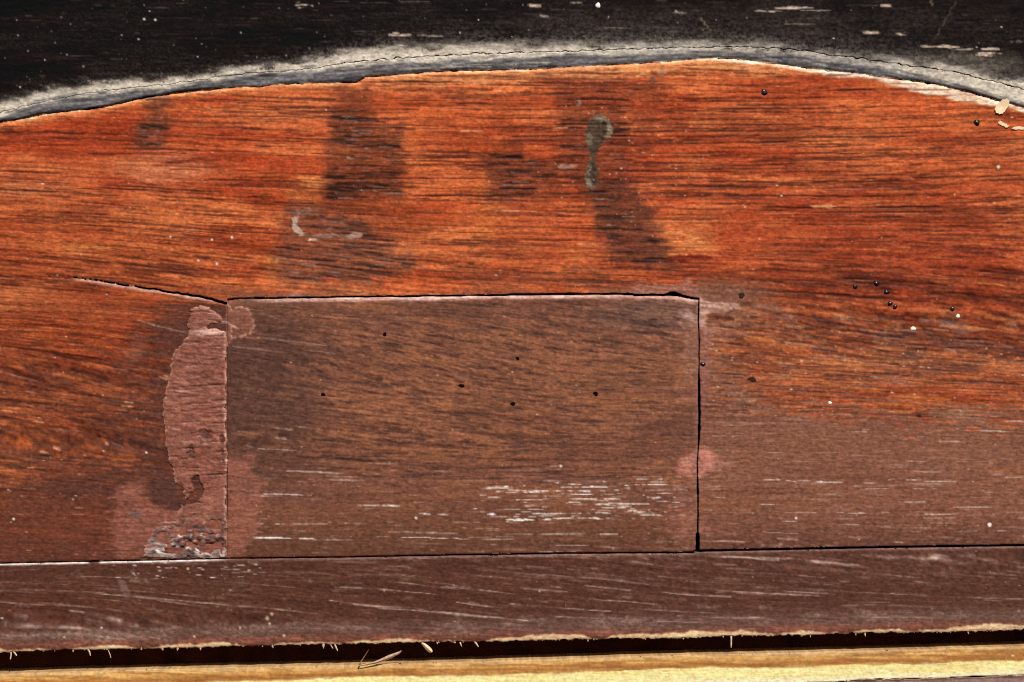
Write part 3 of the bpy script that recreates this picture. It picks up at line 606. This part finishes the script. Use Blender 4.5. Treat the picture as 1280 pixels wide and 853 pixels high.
# ------------------------------------------------------------------ materials
def wood_material(name, fine=420.0, stretch=8.0, amount=.22, bump=.12, rough=None, spec=.09):
    m = bpy.data.materials.new(name); m.use_nodes = True
    nt = m.node_tree; n = nt.nodes; n.clear(); lk = nt.links.new
    out = n.new('ShaderNodeOutputMaterial'); b = n.new('ShaderNodeBsdfPrincipled'); lk(b.outputs[0], out.inputs[0])
    at = n.new('ShaderNodeAttribute'); at.attribute_name = 'tint'
    tc = n.new('ShaderNodeTexCoord'); mp = n.new('ShaderNodeMapping'); lk(tc.outputs['Object'], mp.inputs[0])
    mp.inputs['Scale'].default_value = (fine, fine, fine * stretch)
    no = n.new('ShaderNodeTexNoise'); no.inputs['Scale'].default_value = 1.0; no.inputs['Detail'].default_value = 4; no.inputs['Roughness'].default_value = .62
    lk(mp.outputs[0], no.inputs['Vector'])
    mr = n.new('ShaderNodeMapRange'); mr.inputs[1].default_value = .25; mr.inputs[2].default_value = .75
    mr.inputs[3].default_value = 1 - amount; mr.inputs[4].default_value = 1 + amount
    lk(no.outputs['Fac'], mr.inputs[0])
    mu = n.new('ShaderNodeVectorMath'); mu.operation = 'SCALE'; lk(at.outputs['Color'], mu.inputs[0]); lk(mr.outputs[0], mu.inputs['Scale'])
    lk(mu.outputs[0], b.inputs['Base Color'])
    bp = n.new('ShaderNodeBump'); bp.inputs['Strength'].default_value = bump; bp.inputs['Distance'].default_value = .0002
    lk(no.outputs['Fac'], bp.inputs['Height']); lk(bp.outputs[0], b.inputs['Normal'])
    if rough is None: lk(at.outputs['Alpha'], b.inputs['Roughness'])
    else: b.inputs['Roughness'].default_value = rough
    b.inputs['Specular IOR Level'].default_value = spec
    return m
def plain(name, rgb, rough=.5, spec=.5, noise_amt=.25, scale=900):
    m = bpy.data.materials.new(name); m.use_nodes = True
    nt = m.node_tree; b = nt.nodes['Principled BSDF']; lk = nt.links.new
    tc = nt.nodes.new('ShaderNodeTexCoord'); no = nt.nodes.new('ShaderNodeTexNoise'); no.inputs['Scale'].default_value = scale; no.inputs['Detail'].default_value = 3
    lk(tc.outputs['Object'], no.inputs['Vector'])
    r = nt.nodes.new('ShaderNodeValToRGB'); r.color_ramp.elements[0].position = .3; r.color_ramp.elements[1].position = .7
    r.color_ramp.elements[0].color = tuple(c * (1 - noise_amt) for c in rgb) + (1,); r.color_ramp.elements[1].color = tuple(min(.9, c * (1 + noise_amt)) for c in rgb) + (1,)
    lk(no.outputs['Fac'], r.inputs[0]); lk(r.outputs[0], b.inputs['Base Color'])
    b.inputs['Roughness'].default_value = rough; b.inputs['Specular IOR Level'].default_value = spec
    return m
M_board = wood_material('varnished_wood'); M_inset = wood_material('brown_painted_wood'); M_rail = wood_material('dark_painted_wood')
M_black = wood_material('black_worn_paint', 700, 2.5, .25, .15, spec=.05); M_ledge = wood_material('yellow_painted_wood', 420, 8, .15, .12, spec=.1)
M_fill = wood_material('pink_wood_filler', 500, 3, .15, .25, spec=.15)
M_dark = plain('dark_recess', (.075, .018, .009), .95, 0, .4, 120)
M_tar = plain('black_tar', (.006, .004, .004), .26, .5); M_white = plain('white_paint_drop', (.62, .58, .48), .4, .4)
M_flake = plain('bare_wood_flake', (.66, .47, .29), .75, .2, .12, 500); M_splint = plain('bare_splinter', (.60, .43, .25), .75, .2, .2, 900)
M_plug2 = plain('hole_dark_brown', (.03, .016, .011), .95, 0); M_plug = plain('hole_dark', (.004, .003, .002), .95, 0)

# ------------------------------------------------------------------ building
def link(o, parent=None):
    sc.collection.objects.link(o)
    if parent is not None: o.parent = parent
    return o
def P3(x, y, h=0.0):
    return ((x - CX) * S, -h * S, (CY - y) * S)
def axis(a, b, fa, fb, st, co=7.0):
    lo = np.arange(fa, a, -co)[1:][::-1] if a < fa else np.array([])
    return np.concatenate([lo, np.arange(fa, fb, st), np.arange(fb, b + co, co)])

def sheet(name, sdf, x0, x1, y0, y1, mat, parent, thick=40, step=1.1, height=None, alb=None):
    """a board: relief front that follows the outline sdf (negative inside), straight sides and a back"""
    xs = axis(x0, x1, max(x0, -8), min(x1, 1288), step); ys = axis(y0, y1, max(y0, -8), min(y1, 861), step)
    gx, gy = np.meshgrid(xs, ys); gx = gx.astype(np.float32); gy = gy.astype(np.float32)
    f = sdf(gx, gy)
    dx = np.gradient(xs)[None, :]; dy = np.gradient(ys)[:, None]
    e = .35
    fxg = (sdf(gx + e, gy) - sdf(gx - e, gy)) / (2 * e); fyg = (sdf(gx, gy + e) - sdf(gx, gy - e)) / (2 * e)
    gl = fxg ** 2 + fyg ** 2 + 1e-6
    inside = f <= .55 * step
    near = (np.abs(f) < .55 * step)
    gx = np.where(near, gx - np.clip(f * fxg / gl, -.6 * step, .6 * step), gx); gy = np.where(near, gy - np.clip(f * fyg / gl, -.6 * step, .6 * step), gy)
    cell = inside[:-1, :-1] & inside[1:, :-1] & inside[:-1, 1:] & inside[1:, 1:]
    h, wd = gx.shape
    idx = np.arange(h * wd).reshape(h, wd)
    q = np.stack([idx[:-1, :-1][cell], idx[1:, :-1][cell], idx[1:, 1:][cell], idx[:-1, 1:][cell]], 1)
    used = np.unique(q); remap = np.full(h * wd, -1, np.int64); remap[used] = np.arange(len(used)); q = remap[q]
    vx = gx.ravel()[used]; vy = gy.ravel()[used]
    hh = (bil(HGT + FORM, vx, vy) if height is None else height(vx, vy)).astype(np.float32)
    col = bil(ALB, vx, vy) if alb is None else alb(vx, vy)
    glo = bil(GLO, vx, vy)
    V = np.stack([(vx - CX) * S, -hh * S, (CY - vy) * S], 1)
    ed_ = np.concatenate([q[:, [0, 1]], q[:, [1, 2]], q[:, [2, 3]], q[:, [3, 0]]])
    key = np.minimum(ed_[:, 0], ed_[:, 1]) * len(used) + np.maximum(ed_[:, 0], ed_[:, 1])
    _, inv, cnt = np.unique(key, return_inverse=True, return_counts=True)
    be = ed_[cnt[inv] == 1]
    bv = np.unique(be); n0 = len(used); bmap = np.full(n0, -1, np.int64); bmap[bv] = n0 + np.arange(len(bv))
    Vb = V[bv].copy(); Vb[:, 1] = thick * S
    side = np.stack([be[:, 1], be[:, 0], bmap[be[:, 0]], bmap[be[:, 1]]], 1)
    allV = np.concatenate([V, Vb]); allF = np.concatenate([q, side])
    me = bpy.data.meshes.new(name)
    me.vertices.add(len(allV)); me.vertices.foreach_set('co', allV.astype(np.float32).ravel())
    me.loops.add(len(allF) * 4); me.loops.foreach_set('vertex_index', allF.astype(np.int32).ravel())
    me.polygons.add(len(allF)); me.polygons.foreach_set('loop_start', np.arange(0, len(allF) * 4, 4, dtype=np.int32)); me.polygons.foreach_set('loop_total', np.full(len(allF), 4, np.int32))
    sm = np.ones(len(allF), bool); sm[len(q):] = False
    me.polygons.foreach_set('use_smooth', sm)
    a = me.color_attributes.new('tint', 'FLOAT_COLOR', 'POINT')
    cc = np.concatenate([np.concatenate([col, glo[:, None]], 1), np.concatenate([col[bv], glo[bv][:, None]], 1)]).astype(np.float32)
    a.data.foreach_set('color', cc.ravel())
    me.update(calc_edges=True)
    me.materials.append(mat)
    return link(bpy.data.objects.new(name, me), parent)

def empty(name, x, y, h, label, cat, group=None):
    o = bpy.data.objects.new(name, None); o.empty_display_size = .01
    link(o); o['label'] = label; o['category'] = cat
    if group: o['group'] = group
    return o

def rag(gx, gy, k, sx, sy, amp): return amp * (noise(gx / sx + 40, gy / sy + 40, k) - .5)

# --- setting
def grid_box(name, x0, x1, y0, y1, h0, h1, mat):
    v = [P3(x, y, h) for h in (h0, h1) for (x, y) in ((x0, y0), (x1, y0), (x1, y1), (x0, y1))]
    f = [(4, 7, 6, 5), (0, 1, 2, 3), (0, 4, 5, 1), (1, 5, 6, 2), (2, 6, 7, 3), (3, 7, 4, 0)]
    me = bpy.data.meshes.new(name); me.from_pydata(v, [], f); me.update(); me.materials.append(mat)
    return link(bpy.data.objects.new(name, me))
bw = grid_box('back_wall', -110, 1390, -70, 1140, -110, -75, M_dark); bw['kind'] = 'structure'

# --- panel
panel = empty('wooden_fascia', 640, 700, 0, 'weathered orange red wood under an arched top with a brown block set in', 'wood panel')
def sd_board(x, y):
    f = np.maximum(T(x) - y + rag(x, y, 3, 9, 9, 2.2) + rag(x, y, 4, 3, 3, 1.0) + .3, y - B(x) + BW(x) + rag(x, y, 5, 6, 50, .8))
    nx = np.minimum(x - 284.05, RX(y) + RW(y) + rag(x, y, 7, 60, 4, 1.0) - x)
    ny = y - ST(x) + 1.1 + .7 * ss(600, 680, x) + rag(x, y, 8, 8, 60, .9) + np.interp(x, [831, 839, 843, 853], [0, 3.6, 3.6, 0])
    f = np.maximum(f, np.minimum(nx, ny))
    cw = np.interp(x, [45, 60, 100, 150, 210, 262, 284], [-.8, .35, .8, 1.0, 1.25, 1.5, 1.6])
    f = np.maximum(f, np.where((x > 40) & (x < 286), cw - np.abs(y - C(x) + rag(x, y, 9, 6, 60, 1.6)), -9))
    return f.astype(np.float32)
sheet('board', sd_board, -110, 1390, 60, 722, M_board, panel)
def sd_inset(x, y):
    f = np.maximum(ST(x) + .9 + rag(x, y, 10, 9, 60, 1.0) - y, y - B(x) + BW(x) + rag(x, y, 11, 8, 60, .7))
    f = np.maximum(f, np.maximum(283.85 - x + np.interp(y, [370, 385, 555, 565, 640, 650, 705], [.9, 0, 0, .7, .7, 0, 0]) * ss(.3, .6, noise(x * 0 + 3, y / 7, 12)), x - RX(y) + RW(y) + rag(x, y, 13, 60, 5, 1.0)))
    return f.astype(np.float32)
block = sheet('set_in_block', sd_inset, 278, 882, 364, 704, M_inset, panel)
def sd_rail(x, y):
    f = np.maximum(B(x) + BW(x) * .7 + rag(x, y, 14, 9, 60, .6) - y, y - E(x) + rag(x, y, 15, 5, 60, 2.2) + rag(x, y, 16, 30, 60, 1.6) + rag(x, y, 17, 2.2, 60, 1.6))
    return f.astype(np.float32)
rail = sheet('bottom_rail', sd_rail, -110, 1390, 676, 832, M_rail, panel, thick=52)

# thick pink filler on the left seam
FP = [(238, 386), (250, 381), (262, 384), (270, 392), (276, 396), (277, 402), (262, 404), (260, 410), (283, 412), (283.4, 698), (178, 697), (180, 684), (190, 668), (200, 655), (222, 650), (221, 640),
      (226, 634), (230, 622), (228, 612), (219, 600), (217, 590), (212, 580), (209, 562), (207, 545), (205, 530), (203, 512), (205, 498), (208, 482), (212, 468), (211, 455), (216, 442), (226, 430), (234, 420), (236, 404)]
fd = poly_sd(FP)
fd2 = fd + 6 * t_edge + 5 * t_edgeh
crumple = ss(640, 672, YY + 12 * t_edge) * ss(172, 200, XX)
cn = np.abs(fbm(XX / 22, YY / 15, 20, 3) - .5) * 2
wr = noise(XX / 60, YY / 5 + XX / 40, 6)
wr2 = noise(XX / 34 + 3, YY / 3.2 + XX / 60, 15)
FH = .5 + 1.3 * ss(0, -4, fd2) + .7 * (wr - .5) + .5 * (t_short - .5) + .8 * (fbm(XX / 9, YY / 7, 13, 3) - .5) - .7 * ss(.76, .88, wr2) * (YY < 610)
FH = FH * (1 - .4 * crumple) + crumple * (9 * (cn - .25) + 5 * (np.abs(fbm(XX / 11, YY / 8, 8, 2) - .5) - .12)) * ss(0, -10, fd)
fcol = np.zeros((H, W, 3), np.float32) + np.array((138, 85, 69), np.float32)
def fput(m, rgb, a):
    global fcol
    fcol = fcol + (np.array(rgb, np.float32) - fcol) * (np.clip(m, 0, 1) * a)[..., None]
fput(ss(.4, .75, fbm(XX / 30, YY / 18, 4, 3)), (152, 94, 76), .7)
fput(ss(.6, .85, wr2), (112, 68, 56), .3); fput(ss(.40, .15, wr2), (176, 118, 100), .4); fput(ss(.55, .7, fbm(XX / 14, YY / 10, 2, 3)), (164, 106, 90), .5); fput(ss(.5, .75, t_short), (126, 76, 64), .4); fput(ss(.5, .8, t_blot), (126, 74, 60), .4)
fput(ss(-1, -4, fd2) * 0 + ss(-4, -.5, fd2), (186, 132, 114), .6)
fput(np.exp(-(((XX - 260) / 24) ** 2 + ((YY - 415) / 4.5) ** 2)) * (.5 + .7 * t_fine), (232, 186, 170), .95)  # highlight across the upper filler, painted on
fput(np.exp(-((XX - 282.5) / 2.2) ** 2) * ss(.3, .6, noise(XX / 4, YY / 9, 8)), (206, 158, 138), .8)  # highlights of the joint ridge, painted pale
fput(crumple * ss(.3, .6, fbm(XX / 20, YY / 12, 11, 3)), (118, 92, 86), .85)
fput(crumple * ss(.55, .75, fbm(XX / 14, YY / 8, 12, 3)), (92, 52, 44), .5)
fput(np.exp(-(((XX - 200) / 16) ** 2 + ((YY - 690) / 7) ** 2)) + np.exp(-(((XX - 215) / 9) ** 2 + ((YY - 684) / 5) ** 2)) + .8 * np.exp(-(((XX - 255) / 16) ** 2 + ((YY - 692) / 5) ** 2)), (212, 198, 186), .9)
for hx, hy, rx, ry in [(257, 546, 9, 5), (240, 560, 4, 8), (278, 556, 3, 12), (246, 612, 6, 9), (236, 626, 12, 4), (266, 652, 10, 6), (256, 478, 8, 7)]:
    hm = ss(1.25, .6, np.hypot((XX - hx) / rx, (YY - hy) / ry) + 2.6 * t_edge + 1.5 * t_edgeh) * (1 if hy != 478 else .4)
    FH = FH - 1.8 * hm; fput(hm, (96, 68, 60), .65)
for k_ in range(85):
    fx, fy, fq, fr, fs = np.random.default_rng(900 + k_).random(5)
    bx_ = box(200 + 84 * fx - 24, 200 + 84 * fx + 24, 392 + 260 * fy - 8, 392 + 260 * fy + 8)
    dv = np.exp(-(((YY[bx_] - (392 + 260 * fy) - (fs - .5) * .5 * (XX[bx_] - 200 - 84 * fx) + 2 * t_edge[bx_]) / (.6 + fr)) ** 2)) * np.clip(1 - np.abs(XX[bx_] - 200 - 84 * fx) / (6 + 18 * fq), 0, 1)
    tone = np.array((196, 140, 122) if fs > .45 else (88, 54, 46), np.float32)
    fcol[bx_] += (tone - fcol[bx_]) * (dv * (.2 + .45 * fr))[..., None]
    FH[bx_] += (.35 if fs > .45 else -.45) * dv
gg = np.exp(-(np.maximum(poly_sd([(240, 600), (247, 596), (250, 606), (254, 612), (251, 622), (240, 628), (230, 632), (236, 624), (244, 616)]) + 5 * t_edge, 0) / 1.3) ** 2)
FH = FH - 2.2 * gg; fput(gg, (70, 48, 42), .85)
fput(crumple * ss(.6, .75, fbm(XX / 9, YY / 5, 17, 3)), (222, 210, 200), .7)
fput(crumple * ss(.40, .28, fbm(XX / 10, YY / 6, 17, 3)), (62, 42, 40), .7)
fcol *= (1 + mot)[..., None]
FALB = to_albedo(np.clip(fcol, 3, 250)).astype(np.float32)
base = HGT + FORM
def mk_fill(name, sd_field, hf, albf, bx, mat=M_fill):
    return sheet(name, lambda x, y: bil(sd_field, x, y), *bx, mat, panel, thick=2, step=1.0,
                 height=lambda x, y: bil(base * .4 + hf, x, y), alb=lambda x, y: bil(albf, x, y))
filler = mk_fill('filler_strip', fd2, FH, FALB, (170, 286, 376, 702)); filler['label'] = 'thick cracked pink filler smeared over the left joint'
# --- black moulding
mould = empty('black_moulding', 640, 60, 0, 'black painted curved moulding with pale worn lower edge above the wooden panel', 'moulding')
def kgap(x): return np.interp(x, [250, 320, 420, 500, 850, 1000, 1280], [-.3, .0, .35, .55, .6, .7, .6])
def kwob(x, y): return rag(x, y, 18, 7, 90, 2.2) + rag(x, y, 19, 2.5, 90, 1.2)
sheet('face', lambda x, y: (y - K(x) - kwob(x, y) + kgap(x) + rag(x, y, 20, 5, 90, 1.3)).astype(np.float32), -110, 1390, -70, 226, M_black, mould)
sheet('worn_edge', lambda x, y: np.maximum(K(x) + kwob(x, y) - y + .05 + np.minimum(kgap(x), 0), y - T(x) + np.interp(x, [200, 330, 1100, 1180], [.7, .1, .1, .5]) + rag(x, y, 21, 9, 90, 1.6) + rag(x, y, 22, 3, 90, .8)).astype(np.float32), -110, 1390, 50, 236, M_black, mould, height=lambda x, y: bil(HGT + FORM, x, y) - .4)

# --- ledge
ledge = empty('wooden_ledge', 640, 900, 0, 'pale yellow painted wooden ledge below the dark gap', 'ledge')
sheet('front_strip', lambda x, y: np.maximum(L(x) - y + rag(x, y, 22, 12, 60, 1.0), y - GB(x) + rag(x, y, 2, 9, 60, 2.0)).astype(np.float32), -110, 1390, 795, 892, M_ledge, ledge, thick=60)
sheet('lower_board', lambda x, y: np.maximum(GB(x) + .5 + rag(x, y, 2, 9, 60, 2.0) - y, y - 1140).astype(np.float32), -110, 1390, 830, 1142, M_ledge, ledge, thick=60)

# ------------------------------------------------------------------ small things
def surf(x, y):
    a = np.float32([x]); b = np.float32([y]); return float(bil(HGT + FORM, a, b)[0])
def dome(name, r, hgt, mat, seed=0, asp=1.0):
    rg = np.random.default_rng(seed); v = []; f = []; n = 14; rings = 5
    ph = rg.random(3) * 6.28
    for i in range(rings):
        t = i / rings * math.pi / 2
        for j in range(n):
            a = j / n * 2 * math.pi
            k = r * (1 + .12 * math.sin(2 * a + ph[0]) + .09 * math.sin(3 * a + ph[1]) + .05 * math.sin(5 * a + ph[2])) * math.cos(t) * (1.0 if i else 1.06)
            v.append((k * math.cos(a) * asp * S, -math.sin(t) * hgt * S, k * math.sin(a) * S))
    v.append((0, -hgt * S, 0)); top = len(v) - 1
    for j in range(n): v.append((v[j][0], 1.2 * S, v[j][2]))
    for i in range(rings - 1):
        for j in range(n): f.append((i * n + j, (i + 1) * n + j, (i + 1) * n + (j + 1) % n, i * n + (j + 1) % n))
    for j in range(n):
        f.append(((rings - 1) * n + j, top, (rings - 1) * n + (j + 1) % n))
        f.append((j, j and j + 0 or 0, top + 1 + j)) if False else f.append((j, (j + 1) % n, top + 1 + (j + 1) % n, top + 1 + j))
    f.append(tuple(top + 1 + j for j in range(n)))
    me = bpy.data.meshes.new(name); me.from_pydata(v, [], f); me.update()
    me.polygons.foreach_set('use_smooth', [True] * len(me.polygons)); me.materials.append(mat)
    return me
def drop(name, x, y, r, hgt, mat, label, cat, group, asp=1.0, seed=0):
    o = link(bpy.data.objects.new(name, dome(name, r, hgt, mat, seed, asp))); o.location = P3(x, y, surf(x, y) - .2); o.scale = (1, .72, 1)
    o['label'] = label; o['category'] = cat; o['group'] = group
    return o
GD = 'black droplets stuck to the orange wood'
for i, (x, y, r, h_, lab, asp) in enumerate([
    (1069.0, 358.5, 2.7, 2.0, 'small flat black droplet, of the cluster of five the closest to the block', 1.15),
    (1095.5, 354.5, 3.4, 3.4, 'glossy black droplet with a bright glint, topmost of the five droplets', 1),
    (1108.3, 365.5, 3.0, 2.8, 'black droplet in the middle of the five droplets, below the glinting one', 1.1),
    (1112.5, 379.5, 2.8, 2.8, 'upper black droplet of the touching pair below the other three', 1.1),
    (1118.8, 384.0, 2.8, 2.6, 'lower black droplet of the touching pair, lowest of the five', 1),
    (1190.5, 386.5, 2.9, 2.2, 'dull black droplet just above the smaller white droplet', 1.15),
    (955.3, 115.8, 4.0, 2.6, 'large black droplet alone below the arched edge of the moulding', 1),
    (1221.0, 153.5, 3.6, 3.6, 'shiny black droplet beside the pale wood flakes', 1.1),
    (878.8, 455.5, 2.9, 2.2, 'brownish black droplet on the joint beside the set-in block', 1.1)]):
    drop('tar_droplet', x, y, r, h_, M_tar, lab, 'droplet', GD, asp, i)
GW = 'white paint droplets'
for i, (x, y, r, lab, asp) in enumerate([
    (1141.7, 410.8, 2.9, 'larger white paint droplet below the black droplets on the orange wood', 1.1),
    (1197.5, 395.3, 2.3, 'smaller white paint droplet just below a dull black droplet', 1.2),
    (1037.5, 503.7, 2.3, 'white paint droplet where the orange wood meets the brown paint', 1.05),
    (747.5, 6.8, 3.0, 'white paint droplet on the black moulding', 1.15)]):
    drop('paint_droplet', x, y, r, 1.4, M_white, lab, 'droplet', GW, asp, 20 + i)

# worm holes: flat dark domes in place of pits, parts of the board and block
for x, y, r, asp, par in [(481, 418.5, 2.6, 1, block), (577, 482.5, 2.6, 1.7, block), (647, 448.5, 2.5, 1, block), (641, 505, 2.6, 1.2, block), (744.5, 492.5, 3.0, 1.1, block), (404, 493.5, 2.5, 1.1, block),
                          (927, 369.5, 3.4, 1.25, None), (940, 474.5, 3.2, 1.7, None), (1149, 520, 2.2, 1.5, None)]:
    o = link(bpy.data.objects.new('worm_hole', dome('worm_hole', r, .5, M_plug, int(x), asp)), par or bpy.data.objects['board'])
    if par is None: o.data.materials[0] = M_plug2
    o.location = P3(x, y, surf(x, y) - .1)

# flakes, splinters
def slab(name, pts, th, mat, bend=0.0, loc=(0, 0), h=0.0):
    """a thin chip: outline in pixels about loc, thickness th, curled a little"""
    rj = np.random.default_rng(int(loc[0])); pp = []
    for i in range(len(pts)):
        a_, b_ = np.array(pts[i], float), np.array(pts[(i + 1) % len(pts)], float)
        pp += [tuple(a_ + rj.uniform(-.5, .5, 2)), tuple((a_ * 2 + b_) / 3 + rj.uniform(-.9, .9, 2)), tuple((a_ + b_ * 2) / 3 + rj.uniform(-.9, .9, 2))]
    pts = pp; n = len(pts); v = []
    c = np.mean(np.array(pts), 0); ln = max(np.hypot(*(np.array(p) - c)) for p in pts)
    def z(p): return h + bend * ((np.hypot(*(np.array(p) - c)) / ln) ** 2)
    for dh in (th, 0):
        for p in pts: v.append(((p[0]) * S, -(z(p) + dh) * S, -(p[1]) * S))
        v.append((c[0] * S, -(h + dh) * S, -c[1] * S))
    f = []
    for i in range(n):
        j = (i + 1) % n
        f.append((i, n, j)); f.append((n + 1 + i, n + 1 + j, 2 * n + 1)); f.append((i, j, n + 1 + j, n + 1 + i))
    me = bpy.data.meshes.new(name); me.from_pydata(v, [], f); me.update(); me.materials.append(mat)
    o = link(bpy.data.objects.new(name, me)); o.location = P3(loc[0], loc[1], 0)
    return o
GF = 'pale wood flakes below the moulding'
for pts, loc, bend, hh, lab in [
    ([(-9, 3), (-8, -1), (-3, -6), (2, -10), (7, -10), (9, -7), (8, -2), (4, 4), (1, 9), (-4, 9), (-8, 7)], (1252.5, 134), 1.5, 1.6, 'largest pale wood flake lying against the edge of the black moulding'),
    ([(-6, -3), (-4, -4), (2, -1), (7, 2), (5, 4), (-1, 2), (-6, 0)], (1254, 155.5), 1.0, 1.2, 'narrow slanted pale wood flake beside the shiny black droplet'),
    ([(-11, 1), (-7, -1), (2, -1), (11, -2), (11, 2), (3, 3), (-6, 3)], (1275, 159.5), 1.0, 1.2, 'long level pale wood flake cut by the edge of the photo')]:
    o = slab('wood_flake', pts, .6, M_flake, bend, loc, hh * .35 + surf(min(loc[0], 1270), loc[1] + 2)); o['label'] = lab; o['category'] = 'flake'; o['group'] = GF

def blade(pts, wd, hs, mat, name, parent):
    """a tapering splinter: centre line in pixels, width per point, height per point"""
    p = np.array(pts, float); v = []; f = []
    for i in range(len(p)):
        d = p[min(i + 1, len(p) - 1)] - p[max(i - 1, 0)]; d /= np.hypot(*d) + 1e-9; nrm = np.array((-d[1], d[0]))
        for sgn, dh in ((-1, 0), (0, .7), (1, 0), (0, -.7)):
            q = p[i] + nrm * sgn * wd[i] / 2
            v.append(P3(q[0], q[1], hs[i] + dh * wd[i] * .6))
    for i in range(len(p) - 1):
        for k in range(4): f.append((i * 4 + k, i * 4 + (k + 1) % 4, i * 4 + 4 + (k + 1) % 4, i * 4 + 4 + k))
    f.append((0, 3, 2, 1)); m_ = (len(p) - 1) * 4; f.append((m_, m_ + 1, m_ + 2, m_ + 3))
    if name is None: return v, f
    me = bpy.data.meshes.new(name); me.from_pydata(v, [], f); me.update(); me.materials.append(mat)
    return link(bpy.data.objects.new(name, me), parent)
for pts, wd in [([(527, 804), (531, 807), (535, 811), (538, 814), (540, 815.5)], [2.5, 4.5, 6, 5.5, 2.5]), ([(914, 794), (914.3, 800), (914.2, 806), (914, 810)], [2.6, 1.8, 1.6, .8]), ([(593, 802), (596, 806), (598, 809)], [3, 2, 1]),
                ([(13.6, 815), (13.4, 820), (12.6, 824.5)], [1.8, 1.6, 1.2]), ([(16, 814), (19, 818), (20.5, 820)], [2.4, 2, 1.4]), ([(109, 811), (111.5, 815), (112.8, 820)], [2.4, 2, 1]), ([(135, 813), (137, 818), (138.5, 823)], [.8, 1.0, .6]),
                ([(418, 805), (420, 810), (422, 814)], [2, 2, 1]), ([(575, 803), (576, 806), (577, 808.5)], [2, 1.4, .8]), ([(413, 806), (416, 811)], [1.5, 1])]:
    blade(pts, wd, [-2.0] * len(pts), M_splint, 'splinter', rail)
vv = []; ff = []
for x, q, r2, r3 in np.random.default_rng(8).random((70, 4)):
    x = -60 + x * 1420; y = float(E(np.float32(x)))
    l_ = 1.0 + 4.5 * q ** 5
    v, f = blade([(x, y - 2.5), (x + (r2 - .4) * l_ * .5, y + l_ * .5), (x + (r2 - .3) * l_, y + l_)], [2.2 + 3.5 * r3, 1.2 + 1.2 * r3, .3], [-2.2] * 3, None, None, None)
    ff += [tuple(i + len(vv) for i in t) for t in f]; vv += v
me = bpy.data.meshes.new('splinter_fringe'); me.from_pydata(vv, [], ff); me.update(); me.materials.append(M_splint)
o = link(bpy.data.objects.new('splinter_fringe', me), rail); o['kind'] = 'stuff'
sh = blade([(449, 831), (458, 829.5), (470, 827), (480, 823.5), (488, 820), (499, 815.5), (502, 813)], [1.2, 2, 3, 4.6, 5, 3, 1], [14, 13, 12, 11, 10, 8, 7], plain('weathered_shaving', (.36, .23, .14), .8, .1, .35, 1500), 'wood_shaving', None)
sh['label'] = 'thin pale curled wood shaving lying in the dark gap on the ledge'; sh['category'] = 'shaving'
tw = blade([(449, 831), (452, 826), (456, 820), (461, 812)], [2, 1.6, 1.2, .6], [13, 8, 4, 2], plain('brown_fibre', (.14, .07, .035), .8, .1), 'wood_fibre', None)
tw['label'] = 'thin brown fibre standing up beside the curled shaving in the gap'; tw['category'] = 'fibre'
